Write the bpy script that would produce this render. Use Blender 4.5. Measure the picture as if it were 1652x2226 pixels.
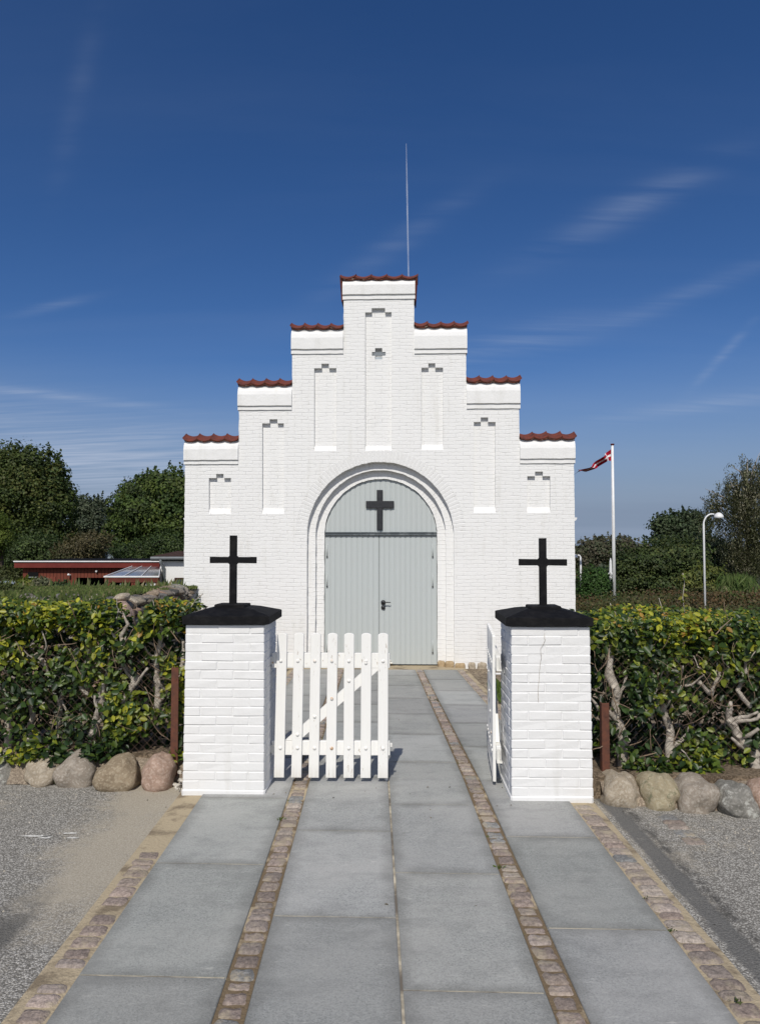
import bpy, bmesh, math, random
import numpy as np
from mathutils import Vector, Matrix, noise
from mathutils.geometry import delaunay_2d_cdt
PI = math.pi; R = math.radians
random.seed(7); rng = np.random.default_rng(11)
for o in list(bpy.data.objects): bpy.data.objects.remove(o)
sc = bpy.context.scene; col = sc.collection

# ------------------------------------------------------------------ camera, sky, sun, exposure
H = 1.80; PITCH = 2.48; FPX = 1660.0           # eye height, upward tilt, focal length in pixels of a 1652 wide frame
cd = bpy.data.cameras.new('camera'); cam = bpy.data.objects.new('camera', cd); col.objects.link(cam)
cd.sensor_fit = 'HORIZONTAL'; cd.sensor_width = 24.0; cd.lens = 24.0*FPX/1652
cd.clip_start = .05; cd.clip_end = 6000
cam.location = (0, 0, H); cam.rotation_euler = (R(90+PITCH), 0, 0)
sc.camera = cam
SUN_EL, SUN_AZ = 46.0, 187.5                    # degrees; azimuth clockwise from +Y
w = bpy.data.worlds.new('World'); sc.world = w; w.use_nodes = True
nt = w.node_tree; nt.nodes.clear(); N = nt.nodes.new; L = nt.links.new
out = N('ShaderNodeOutputWorld'); bg = N('ShaderNodeBackground'); L(bg.outputs[0], out.inputs[0])
bg.inputs['Strength'].default_value = .08
sky = N('ShaderNodeTexSky'); sky.sky_type = 'NISHITA'; sky.sun_disc = False
sky.sun_elevation = R(SUN_EL); sky.sun_rotation = R(SUN_AZ); sky.altitude = 900; sky.air_density = 1.0; sky.dust_density = .35; sky.ozone_density = 3.2
hsv = N('ShaderNodeHueSaturation'); hsv.inputs['Saturation'].default_value = 1.22; hsv.inputs['Value'].default_value = .8
L(sky.outputs[0], hsv.inputs['Color'])
tc = N('ShaderNodeTexCoord')
def wm(op, a, b=None):
    n = N('ShaderNodeMath'); n.operation = op
    for i, q in enumerate((a, b)):
        if q is None: continue
        if isinstance(q, (int, float)): n.inputs[i].default_value = q
        else: L(q, n.inputs[i])
    return n.outputs[0]
sep = N('ShaderNodeSeparateXYZ'); L(tc.outputs['Generated'], sep.inputs[0])
zz = wm('ADD', wm('MAXIMUM', sep.outputs[2], 0.0), .12)
cx_ = wm('DIVIDE', sep.outputs[0], zz); cy_ = wm('DIVIDE', sep.outputs[1], zz)
cmb = N('ShaderNodeCombineXYZ'); L(cx_, cmb.inputs[0]); L(cy_, cmb.inputs[1])
def streak(rot, scl, seed, lo, hi, det=7):
    mp = N('ShaderNodeMapping'); mp.inputs['Rotation'].default_value = (0, 0, R(rot)); mp.inputs['Scale'].default_value = scl; mp.inputs['Location'].default_value = (seed, seed*.7, 0)
    L(cmb.outputs[0], mp.inputs[0])
    nz = N('ShaderNodeTexNoise'); nz.inputs['Scale'].default_value = 1; nz.inputs['Detail'].default_value = det; nz.inputs['Roughness'].default_value = .55; nz.inputs['Distortion'].default_value = .5
    L(mp.outputs[0], nz.inputs[0])
    rp = N('ShaderNodeMapRange'); rp.inputs[1].default_value = lo; rp.inputs[2].default_value = hi; rp.clamp = True
    L(nz.outputs[0], rp.inputs[0]); return rp.outputs[0]
s1 = streak(-28, (.35, 1.6, 1), 3.1, .45, .85)
s2 = streak(12, (.22, .7, 1), 9.4, .42, .8, 4)
s3 = streak(-35, (1.6, 13, 1), 5.7, .34, .68, 9)
low = N('ShaderNodeMapRange'); low.inputs[1].default_value = .24; low.inputs[2].default_value = .0; L(sep.outputs[2], low.inputs[0])
ay = wm('MAXIMUM', sep.outputs[1], .02); az = wm('DIVIDE', sep.outputs[0], ay); el = wm('DIVIDE', sep.outputs[2], ay)
wisps = None
for (wx, wz, ang, ln_, wd, stg) in ((.33,.45,27,.13,.020,.20), (.452,.25,47,.05,.006,.22), (-.407,.60,78,.10,.016,.065), (.18,.27,14,.13,.020,.18), (-.45,.20,-7,.15,.006,.32), (.43,.185,8,.13,.010,.26), (-.40,.115,-7,.26,.050,.85), (-.43,.318,12,.045,.006,.24), (.02,.40,35,.12,.016,.10), (.40,.33,22,.14,.012,.12)):
    ca, sa = math.cos(R(ang)), math.sin(R(ang)); dx = wm('SUBTRACT', az, wx); dz = wm('SUBTRACT', el, wz)
    u_ = wm('DIVIDE', wm('ADD', wm('MULTIPLY', dx, ca), wm('MULTIPLY', dz, sa)), ln_); v_ = wm('DIVIDE', wm('SUBTRACT', wm('MULTIPLY', dz, ca), wm('MULTIPLY', dx, sa)), wd)
    g_ = wm('POWER', 2.718, wm('MULTIPLY', wm('ADD', wm('MULTIPLY', u_, u_), wm('MULTIPLY', v_, v_)), -1.0))
    g_ = wm('MULTIPLY', g_, stg); wisps = g_ if wisps is None else wm('ADD', wisps, g_)
wisps = wm('MULTIPLY', wisps, wm('ADD', wm('MULTIPLY', s3, .95), .08))
cl = wm('ADD', wm('MULTIPLY', s1, .05), wm('MULTIPLY', wm('MULTIPLY', s2, .22), low.outputs[0]))
cl = wm('MINIMUM', wm('ADD', cl, wisps), .8)
tint = N('ShaderNodeMixRGB'); tint.blend_type = 'MULTIPLY'; tint.inputs[0].default_value = 1; tint.inputs[2].default_value = (.93, .96, 1.17, 1); L(hsv.outputs[0], tint.inputs[1])
air = N('ShaderNodeMixRGB'); air.inputs[2].default_value = (2.75, 3.55, 4.95, 1); L(wm('MINIMUM', wm('MULTIPLY', wm('POWER', low.outputs[0], 1.3), 1.25), .97), air.inputs[0]); L(tint.outputs[0], air.inputs[1])
mx = N('ShaderNodeMixRGB'); mx.inputs[2].default_value = (5.2, 6.1, 7.9, 1)
south_fill = N('ShaderNodeMapRange'); south_fill.inputs[1].default_value = -.15; south_fill.inputs[2].default_value = -.8; south_fill.inputs[4].default_value = .34; L(sep.outputs[1], south_fill.inputs[0])  # brighter neutral sky behind the camera, added as fill for the shaded faces
sm_ = N('ShaderNodeMixRGB'); sm_.inputs[2].default_value = (14, 13.6, 12.8, 1); L(south_fill.outputs[0], sm_.inputs[0]); L(air.outputs[0], sm_.inputs[1])
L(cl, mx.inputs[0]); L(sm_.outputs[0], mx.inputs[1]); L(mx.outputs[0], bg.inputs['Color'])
sd = bpy.data.lights.new('sun', 'SUN'); sd.energy = 3.6; sd.angle = R(.53); sd.color = (1, .95, .865)
sun = bpy.data.objects.new('sun', sd); col.objects.link(sun)
a_ = R(SUN_AZ); e_ = R(SUN_EL)
sdir = Vector((math.sin(a_)*math.cos(e_), math.cos(a_)*math.cos(e_), math.sin(e_)))
sun.rotation_euler = sdir.to_track_quat('Z', 'Y').to_euler(); sun.location = (-3, -20, 25)
sc.view_settings.view_transform = 'Standard'; sc.view_settings.look = 'None'; sc.view_settings.gamma = 1; sc.view_settings.exposure = 0.0
sc.view_settings.use_curve_mapping = False
sc.render.resolution_x = 759; sc.render.resolution_y = 1024

# ------------------------------------------------------------------ measuring helpers
_p = R(PITCH); FW = Vector((0, math.cos(_p), math.sin(_p))); UP = Vector((0, -math.sin(_p), math.cos(_p)))
def ray(px, py): return FW + Vector(((px-826)/FPX, 0, 0)) + UP*((1113-py)/FPX)
def at(px, py, Y):
    d = ray(px, py); k = Y/d.y; return Vector((d.x*k, Y, H+d.z*k))
def G(px, py, z=0.0):
    d = ray(px, py); k = (z-H)/d.z; return Vector((d.x*k, d.y*k, z))
TH = R(2.1); CD = Vector((math.cos(TH), -math.sin(TH), 0)); PD = Vector((-.0084, 1, 0))
def zpath(y): return 0.0 if y < 5.9 else -.275*min((y-5.9)/7.1, 1.3)
def P(s, t, z=0.0):
    v = CD*s + PD*t; return Vector((v.x, v.y, zpath(v.y)+z))
def ST(p):
    det = CD.x*PD.y - PD.x*CD.y
    return ((p.x*PD.y - PD.x*p.y)/det, (CD.x*p.y - CD.y*p.x)/det)

# ------------------------------------------------------------------ object helpers
def tag(o, label=None, cat=None, group=None, kind=None):
    if label: o['label'] = label
    if cat: o['category'] = cat
    if group: o['group'] = group
    if kind: o['kind'] = kind
    return o
def empty(name, loc, rz=0):
    o = bpy.data.objects.new(name, None); col.objects.link(o); o.location = loc; o.rotation_euler = (0, 0, rz); o.empty_display_size = .1
    return o
def copy_tree(o, parent=None):
    c = o.copy(); col.objects.link(c); c.parent = parent
    for ch in [q for q in bpy.data.objects if q.parent == o]: copy_tree(ch, c)
    return c
class MB:
    def __init__(s): s.v = []; s.f = []; s.c = []; s.cur = None
    def add(s, vs, fs):
        n = len(s.v); s.v += [tuple(q) for q in vs]; s.f += [tuple(i+n for i in f) for f in fs]
        s.c += [s.cur or (1, 1, 1)]*len(vs); return s
    def box(s, x0, x1, y0, y1, z0, z1):
        return s.add([(x0,y0,z0),(x1,y0,z0),(x1,y1,z0),(x0,y1,z0),(x0,y0,z1),(x1,y0,z1),(x1,y1,z1),(x0,y1,z1)],
            [(0,3,2,1),(4,5,6,7),(0,1,5,4),(1,2,6,5),(2,3,7,6),(3,0,4,7)])
    def cbox(s, x0, x1, y0, y1, z0, z1, ch=.005, jit=0.0):
        X = (x0, x1); Y = (y0, y1); Z = (z0, z1); vs = []; key = {}
        for i in (0, 1):
            for j in (0, 1):
                for k in (0, 1):
                    jx, jy, jz = [random.uniform(-jit, jit) for _ in range(3)]
                    sx = ch if i == 0 else -ch; sy = ch if j == 0 else -ch; sz = ch if k == 0 else -ch
                    x, y, z = X[i]+jx, Y[j]+jy, Z[k]+jz
                    key[i,j,k,'x'] = len(vs); vs.append((x, y+sy, z+sz))
                    key[i,j,k,'y'] = len(vs); vs.append((x+sx, y, z+sz))
                    key[i,j,k,'z'] = len(vs); vs.append((x+sx, y+sy, z))
        q = []
        for i in (0, 1): q.append([key[i,0,0,'x'], key[i,1,0,'x'], key[i,1,1,'x'], key[i,0,1,'x']])
        for j in (0, 1): q.append([key[0,j,0,'y'], key[1,j,0,'y'], key[1,j,1,'y'], key[0,j,1,'y']])
        for k in (0, 1): q.append([key[0,0,k,'z'], key[1,0,k,'z'], key[1,1,k,'z'], key[0,1,k,'z']])
        for i in (0, 1):
            for j in (0, 1): q.append([key[i,j,0,'x'], key[i,j,1,'x'], key[i,j,1,'y'], key[i,j,0,'y']])
        for i in (0, 1):
            for k in (0, 1): q.append([key[i,0,k,'x'], key[i,1,k,'x'], key[i,1,k,'z'], key[i,0,k,'z']])
        for j in (0, 1):
            for k in (0, 1): q.append([key[0,j,k,'y'], key[1,j,k,'y'], key[1,j,k,'z'], key[0,j,k,'z']])
        for i in (0, 1):
            for j in (0, 1):
                for k in (0, 1): q.append([key[i,j,k,'x'], key[i,j,k,'y'], key[i,j,k,'z']])
        c = Vector(((x0+x1)/2, (y0+y1)/2, (z0+z1)/2)); fs = []
        for f in q:
            P_ = [Vector(vs[i]) for i in f]; n = (P_[1]-P_[0]).cross(P_[2]-P_[0]); m = sum(P_, Vector())/len(P_)
            fs.append(tuple(f) if n.dot(m-c) > 0 else tuple(reversed(f)))
        return s.add(vs, fs)
    def tube(s, pts, rad, n=8, cap=True):
        pts = [Vector(p) for p in pts]
        if not hasattr(rad, '__len__'): rad = [rad]*len(pts)
        vs = []; fs = []; prev = None
        for i, p in enumerate(pts):
            t = (pts[min(i+1, len(pts)-1)] - pts[max(i-1, 0)]).normalized()
            a = prev if prev is not None else (Vector((1, 0, 0)) if abs(t.x) < .8 else Vector((0, 1, 0)))
            a = (a - t*a.dot(t)).normalized(); b = t.cross(a); prev = a
            for k in range(n):
                an = 2*PI*k/n; vs.append(p + (a*math.cos(an)+b*math.sin(an))*rad[i])
        for i in range(len(pts)-1):
            for k in range(n):
                fs.append((i*n+k, i*n+(k+1) % n, (i+1)*n+(k+1) % n, (i+1)*n+k))
        if cap: fs.append(tuple(reversed(range(n)))); fs.append(tuple((len(pts)-1)*n+k for k in range(n)))
        return s.add(vs, fs)
    def build(s, name, m, parent=None, smooth=False, loc=None):
        me = bpy.data.meshes.new(name); me.from_pydata(s.v, [], s.f); me.update()
        if s.cur is not None:
            at_ = me.color_attributes.new('col', 'FLOAT_COLOR', 'POINT')
            at_.data.foreach_set('color', np.array([(a, b, c, 1) for a, b, c in s.c], 'f').ravel())
        if smooth: me.shade_smooth()
        me.materials.append(m); o = bpy.data.objects.new(name, me); col.objects.link(o)
        if parent: o.parent = parent
        if loc: o.location = loc
        return o
def struct(o): o['kind'] = 'structure'; return o

# ------------------------------------------------------------------ materials
def mat(name, c=(.5,.5,.5), rough=.7, spec=.3, metal=0):
    m = bpy.data.materials.new(name); m.use_nodes = True; b = m.node_tree.nodes['Principled BSDF']
    b.inputs['Base Color'].default_value = (*c, 1); b.inputs['Roughness'].default_value = rough
    b.inputs['Specular IOR Level'].default_value = spec; b.inputs['Metallic'].default_value = metal
    return m
class NT:
    def __init__(s, m): s.m = m; s.t = m.node_tree; s.b = s.t.nodes['Principled BSDF']
    def n(s, t, **k):
        q = s.t.nodes.new(t)
        for a, v in k.items(): setattr(q, a, v)
        return q
    def l(s, a, b): s.t.links.new(a, b)
    def obj(s): return s.n('ShaderNodeTexCoord').outputs['Object']
    def noise(s, vec, scale, det=4, rough=.55):
        q = s.n('ShaderNodeTexNoise'); s.l(vec, q.inputs['Vector']); q.inputs['Scale'].default_value = scale; q.inputs['Detail'].default_value = det; q.inputs['Roughness'].default_value = rough
        return q.outputs['Fac']
    def rng(s, v, a, b, c=0.0, d=1.0):
        q = s.n('ShaderNodeMapRange'); s.l(v, q.inputs[0])
        for i, x in zip((1,2,3,4), (a,b,c,d)): q.inputs[i].default_value = x
        return q.outputs[0]
    def math(s, op, a, b=None, c=None):
        q = s.n('ShaderNodeMath', operation=op)
        for i, x in enumerate((a, b, c)):
            if x is None: continue
            if isinstance(x, (int, float)): q.inputs[i].default_value = x
            else: s.l(x, q.inputs[i])
        return q.outputs[0]
    def mix(s, f, a, b, mode='MIX'):
        q = s.n('ShaderNodeMixRGB', blend_type=mode)
        for i, x in enumerate((f, a, b)):
            if isinstance(x, (int, float)): q.inputs[i].default_value = x if i == 0 else (x, x, x, 1)
            elif isinstance(x, tuple): q.inputs[i].default_value = (*x, 1)
            else: s.l(x, q.inputs[i])
        return q.outputs[0]
    def color(s, v): s.l(v, s.b.inputs['Base Color'])
    def bump(s, h, dist=.01, strength=1.0, prev=None):
        q = s.n('ShaderNodeBump'); q.inputs['Distance'].default_value = dist; q.inputs['Strength'].default_value = strength; s.l(h, q.inputs['Height'])
        if prev: s.l(prev, q.inputs['Normal'])
        return q.outputs[0]
    def normal(s, v): s.l(v, s.b.inputs['Normal'])
    def attr(s, name='col'): return s.n('ShaderNodeAttribute', attribute_name=name).outputs['Color']
    def scaled(s, vec, sc_):
        q = s.n('ShaderNodeMapping'); q.inputs['Scale'].default_value = sc_; s.l(vec, q.inputs[0]); return q.outputs[0]

def lime_brick(name, bw=.24, rh=.0635, uv=False, depth=.0040, brick=True, tone=.79):
    m = mat(name, (tone, tone, tone*.99), .82, .2); t = NT(m)
    if uv: v0 = t.n('ShaderNodeTexCoord').outputs['UV']
    else:
        o = t.obj(); sp = t.n('ShaderNodeSeparateXYZ'); t.l(o, sp.inputs[0]); cb = t.n('ShaderNodeCombineXYZ')
        t.l(t.math('ADD', sp.outputs[0], sp.outputs[1]), cb.inputs[0]); t.l(sp.outputs[2], cb.inputs[1]); v0 = cb.outputs[0]
    o = t.obj()
    nd = t.n('ShaderNodeTexNoise'); t.l(o, nd.inputs['Vector']); nd.inputs['Scale'].default_value = 9; nd.inputs['Detail'].default_value = 3
    sb = t.n('ShaderNodeVectorMath', operation='SUBTRACT'); t.l(nd.outputs['Color'], sb.inputs[0]); sb.inputs[1].default_value = (.5,.5,.5)
    sm = t.n('ShaderNodeVectorMath', operation='SCALE'); t.l(sb.outputs[0], sm.inputs[0]); sm.inputs['Scale'].default_value = .034
    ad = t.n('ShaderNodeVectorMath', operation='ADD'); t.l(v0, ad.inputs[0]); t.l(sm.outputs[0], ad.inputs[1])
    nl = t.n('ShaderNodeTexNoise'); t.l(o, nl.inputs['Vector']); nl.inputs['Scale'].default_value = 2.3; nl.inputs['Detail'].default_value = 1; sl = t.n('ShaderNodeVectorMath', operation='SCALE'); t.l(nl.outputs['Color'], sl.inputs[0]); sl.inputs['Scale'].default_value = .05; ad2 = t.n('ShaderNodeVectorMath', operation='ADD'); t.l(ad.outputs[0], ad2.inputs[0]); t.l(sl.outputs[0], ad2.inputs[1])
    n1 = t.noise(o, 1.3, 5); n2 = t.noise(o, 38, 4); n3 = t.noise(o, 12, 3)
    if brick:
        br = t.n('ShaderNodeTexBrick'); t.l(ad2.outputs[0], br.inputs['Vector']); br.inputs['Scale'].default_value = 1
        br.inputs['Mortar Size'].default_value = .0075; br.inputs['Mortar Smooth'].default_value = 1.0; br.inputs['Brick Width'].default_value = bw; br.inputs['Row Height'].default_value = rh
        br.inputs['Color1'].default_value = (.0,.0,.0,1); br.inputs['Color2'].default_value = (1,1,1,1); br.inputs['Bias'].default_value = 0
        lv = t.mix(.5, br.outputs['Color'], .5)
        h = t.math('SUBTRACT', t.math('MULTIPLY', n2, .3), t.math('MULTIPLY', br.outputs['Fac'], t.rng(t.noise(o, 7, 3), .35, .6, .35, 1)))
        h = t.math('ADD', h, t.math('MULTIPLY', n3, .8))
        c = t.mix(t.math('MULTIPLY', br.outputs['Fac'], .25), (tone, tone, tone*.992), (tone*.93, tone*.925, tone*.91))
        c = t.mix(t.rng(br.outputs['Color'], 0, 1, 0, .06), c, (tone*.9, tone*.9, tone*.88))
        t.normal(t.bump(h, depth, 1.0))
    else:
        c = t.mix(0.0, (tone, tone, tone*.992), (0,0,0)); t.normal(t.bump(t.math('ADD', t.math('MULTIPLY', n3, 1.0), t.math('MULTIPLY', n2, .4)), depth, .9))
    c = t.mix(t.rng(n1, .5, .75, 0, .12), c, (tone*.86, tone*.855, tone*.82))
    c = t.mix(t.rng(t.noise(o, 5, 6, .7), .64, .74, 0, .35), c, (tone*.88, tone*.875, tone*.85))
    gr = t.noise(t.scaled(o, (7, 7, .8)), 1, 5, .6)
    c = t.mix(t.math('MULTIPLY', t.rng(gr, .54, .72), t.rng(n1, .4, .6, .15, .55)), c, (tone*.80, tone*.79, tone*.745))
    t.color(c); return m
M = {}
M['lime'] = lime_brick('limewashed_brick')
M['lime_arch'] = lime_brick('limewashed_arch_brick', uv=True, bw=.30, rh=.068, depth=.004)
M['lime_plain'] = lime_brick('limewashed_render', brick=False, depth=.006)
M['lime_pier'] = lime_brick('limewashed_pier_brick', brick=False, depth=.004, tone=.74)

def speck(name, c1, c2, scale=300, rough=.8, big=None, bigf=.4, bump=.002, bscale=None):
    m = mat(name, c1, rough, .3); t = NT(m); o = t.obj()
    vor = t.n('ShaderNodeTexVoronoi'); t.l(o, vor.inputs['Vector']); vor.inputs['Scale'].default_value = scale
    sp = t.n('ShaderNodeSeparateColor'); t.l(vor.outputs['Color'], sp.inputs[0])
    c = t.mix(t.rng(sp.outputs[0], .25, .9), c1, c2)
    if big: c = t.mix(t.rng(t.noise(o, bscale or 3, 6, .65), .45, .68, 0, bigf), c, big)
    t.color(c); t.normal(t.bump(sp.outputs[1], bump, .8)); return m
# door paint, metals, wood
def door_mat():
    m = mat('grey_blue_paint', (.40, .455, .465), .5, .35); t = NT(m); o = t.obj()
    s_ = t.noise(t.scaled(o, (30, 30, 1.2)), 2, 4); g = t.noise(o, .9, 3)
    c = t.mix(t.rng(s_, .3, .7, 0, .22), (.47, .505, .505), (.42, .46, .465)); c = t.mix(t.rng(g, .4, .7, 0, .12), c, (.49, .505, .495))
    t.color(c); t.normal(t.bump(s_, .001, .5)); return m
M['door'] = door_mat()
M['white_wood'] = None
def white_wood():
    m = mat('white_painted_wood', (.8,.795,.77), .55, .35); t = NT(m); o = t.obj()
    g = t.noise(t.scaled(o, (40, 40, 3)), 1.5, 5, .6); d = t.noise(t.scaled(o, (60, 60, 18)), 1, 6, .7)
    c = t.mix(t.rng(g, .35, .7, 0, .25), (.82,.815,.79), (.72,.71,.67)); c = t.mix(t.rng(t.noise(o, 3.1, 3), .5, .62, 0, t_mask) if False else t.math('MULTIPLY', t.rng(d, .60, .66), t.rng(t.noise(o, 2.7, 3), .5, .62)), c, (.42,.36,.29)); sp = t.n('ShaderNodeSeparateXYZ'); t.l(o, sp.inputs[0]); c = t.mix(t.math('MULTIPLY', t.rng(sp.outputs[2], .16, .02), t.rng(g, .35, .6, .1, .5)), c, (.45,.42,.36))
    t.color(c); t.normal(t.bump(g, .0015, .7)); return m
M['white_wood'] = white_wood()
def rusty(name, base, rust, lo=.55, hi=.65, scale=14, rough=.6, metal=0):
    m = mat(name, base, rough, .4, metal); t = NT(m); o = t.obj()
    n = t.noise(o, scale, 6, .65); t.color(t.mix(t.rng(n, lo, hi), base, rust)); t.normal(t.bump(n, .002, .5)); return m
M['bolt'] = rusty('white_bolt_with_rust', (.78,.77,.74), (.50,.33,.20), .57, .66, 13)
M['hinge'] = rusty('white_hinge_iron', (.72,.71,.66), (.40,.25,.14), .6, .7, 20)
M['rust'] = rusty('rusty_iron', (.13,.048,.028), (.07,.032,.024), .4, .7, 22, .85)
M['wire'] = rusty('rusted_wire', (.12,.075,.05), (.05,.035,.03), .4, .6, 9, .8)
def blackpaint():
    m = mat('black_tar_paint', (.006,.006,.007), .75, .18); t = NT(m); o = t.obj()
    t.color(t.mix(t.rng(t.noise(o, 22, 5), .45, .75), (.005,.005,.006), (.014,.0135,.014))); t.normal(t.bump(t.noise(o, 60, 4), .003, .6)); return m
M['black'] = blackpaint()
M['iron'] = rusty('dark_iron', (.02,.022,.025), (.035,.035,.04), .4, .7, 20, .45)
M['lead'] = rusty('dark_lead_flashing', (.075,.09,.10), (.17,.19,.2), .52, .68, 7, .5)
M['tile'] = rusty('red_clay_tile', (.17,.04,.023), (.07,.03,.027), .45, .68, 12, .8)
M['tile_under'] = rusty('mortared_tile_edge', (.16,.05,.03), (.30,.25,.2), .58, .62, 22, .85)
M['white_metal'] = rusty('white_enamel', (.78,.79,.8), (.7,.7,.7), .4, .7, 5, .35)
M['galv'] = rusty('galvanised_steel', (.42,.46,.49), (.34,.38,.4), .4, .7, 9, .4, .3)
M['galv_dark'] = rusty('weathered_zinc', (.16,.18,.19), (.12,.13,.14), .4, .7, 5, .6)
M['dark'] = mat('dark_interior', (.008,.008,.009), .9, .1)
M['glass'] = mat('window_glass', (.06,.07,.075), .08, .6)
# ground materials
def granite_slab():
    m = mat('grey_granite_slab', (.2,.21,.215), .75, .3); t = NT(m); o = t.obj()
    vor = t.n('ShaderNodeTexVoronoi'); t.l(o, vor.inputs['Vector']); vor.inputs['Scale'].default_value = 150
    sp = t.n('ShaderNodeSeparateColor'); t.l(vor.outputs['Color'], sp.inputs[0])
    fine = t.noise(o, 110, 4, .8)
    c = t.mix(sp.outputs[0], (.135,.143,.139), (.46,.47,.45))
    c = t.mix(t.rng(fine, .35, .7), c, (.45,.457,.437))
    c = t.mix(.34, c, (.31,.316,.305))
    st = t.noise(o, 1.1, 6, .62); c = t.mix(t.rng(st, .40, .60, 0, .5), c, (.46,.455,.43))
    st2 = t.noise(t.scaled(o, (1, 1.9, 1)), 3.1, 7, .72); c = t.mix(t.rng(st2, .50, .66, 0, .45), c, (.235,.24,.232))
    lite = t.noise(t.scaled(o, (1, 4, 1)), 9, 7, .75); c = t.mix(t.rng(lite, .60, .70, 0, .6), c, (.62,.61,.57))
    at_ = t.attr(); c = t.mix(1.0, c, at_, 'MULTIPLY')
    su = t.n('ShaderNodeSeparateColor'); t.l(t.attr('suv'), su.inputs[0])
    du = t.math('MULTIPLY', t.math('MINIMUM', su.outputs[0], t.math('SUBTRACT', 1.0, su.outputs[0])), .58); dv = t.math('MULTIPLY', t.math('MINIMUM', su.outputs[1], t.math('SUBTRACT', 1.0, su.outputs[1])), 1.1)
    ed = t.math('ADD', t.math('MINIMUM', du, dv), t.math('MULTIPLY', t.math('SUBTRACT', t.noise(o, 6, 5, .65), .5), .16))
    c = t.mix(t.rng(ed, .075, -.03, 0, .62), c, (.14,.14,.13))
    t.color(c); t.normal(t.bump(t.math('ADD', t.math('MULTIPLY', sp.outputs[1], .4), fine), .0022, .8)); return m
M['slab'] = granite_slab()
def sett():
    m = mat('granite_sett', (.25,.2,.18), .8, .3); t = NT(m); o = t.obj()
    n = t.noise(o, 55, 6, .75); d = t.noise(o, 7, 5, .7)
    c = t.mix(t.rng(n, .3, .72), (.45,.43,.41), (1.55,1.52,1.45)); c = t.mix(1.0, c, t.attr(), 'MULTIPLY')
    c = t.mix(t.rng(d, .50, .62, 0, .72), c, (.40,.34,.245)); t.color(c); t.normal(t.bump(t.noise(o, 42, 5, .7), .012, 1)); return m
M['sett'] = sett()
def sandmat():
    m = mat('joint_sand', (.4,.33,.22), .95, .1); t = NT(m); o = t.obj()
    c = t.mix(t.noise(o, 120, 5, .8), (.33,.265,.175), (.52,.44,.31)); t.color(t.mix(t.rng(t.noise(o, 4, 6, .7), .5, .62, 0, .8), c, (.17,.135,.095))); t.normal(t.bump(t.noise(o, 60, 5), .008, 1)); return m
M['sand'] = sandmat()
def jointmat():
    m = mat('pale_joint_mortar', (.5,.45,.35), .95, .1); t = NT(m); o = t.obj()
    c = t.mix(t.rng(t.noise(o, 2.0, 5, .7), .42, .58), (.56,.50,.38), (.16,.14,.115)); t.color(c); return m
M['joint'] = jointmat()
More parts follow.
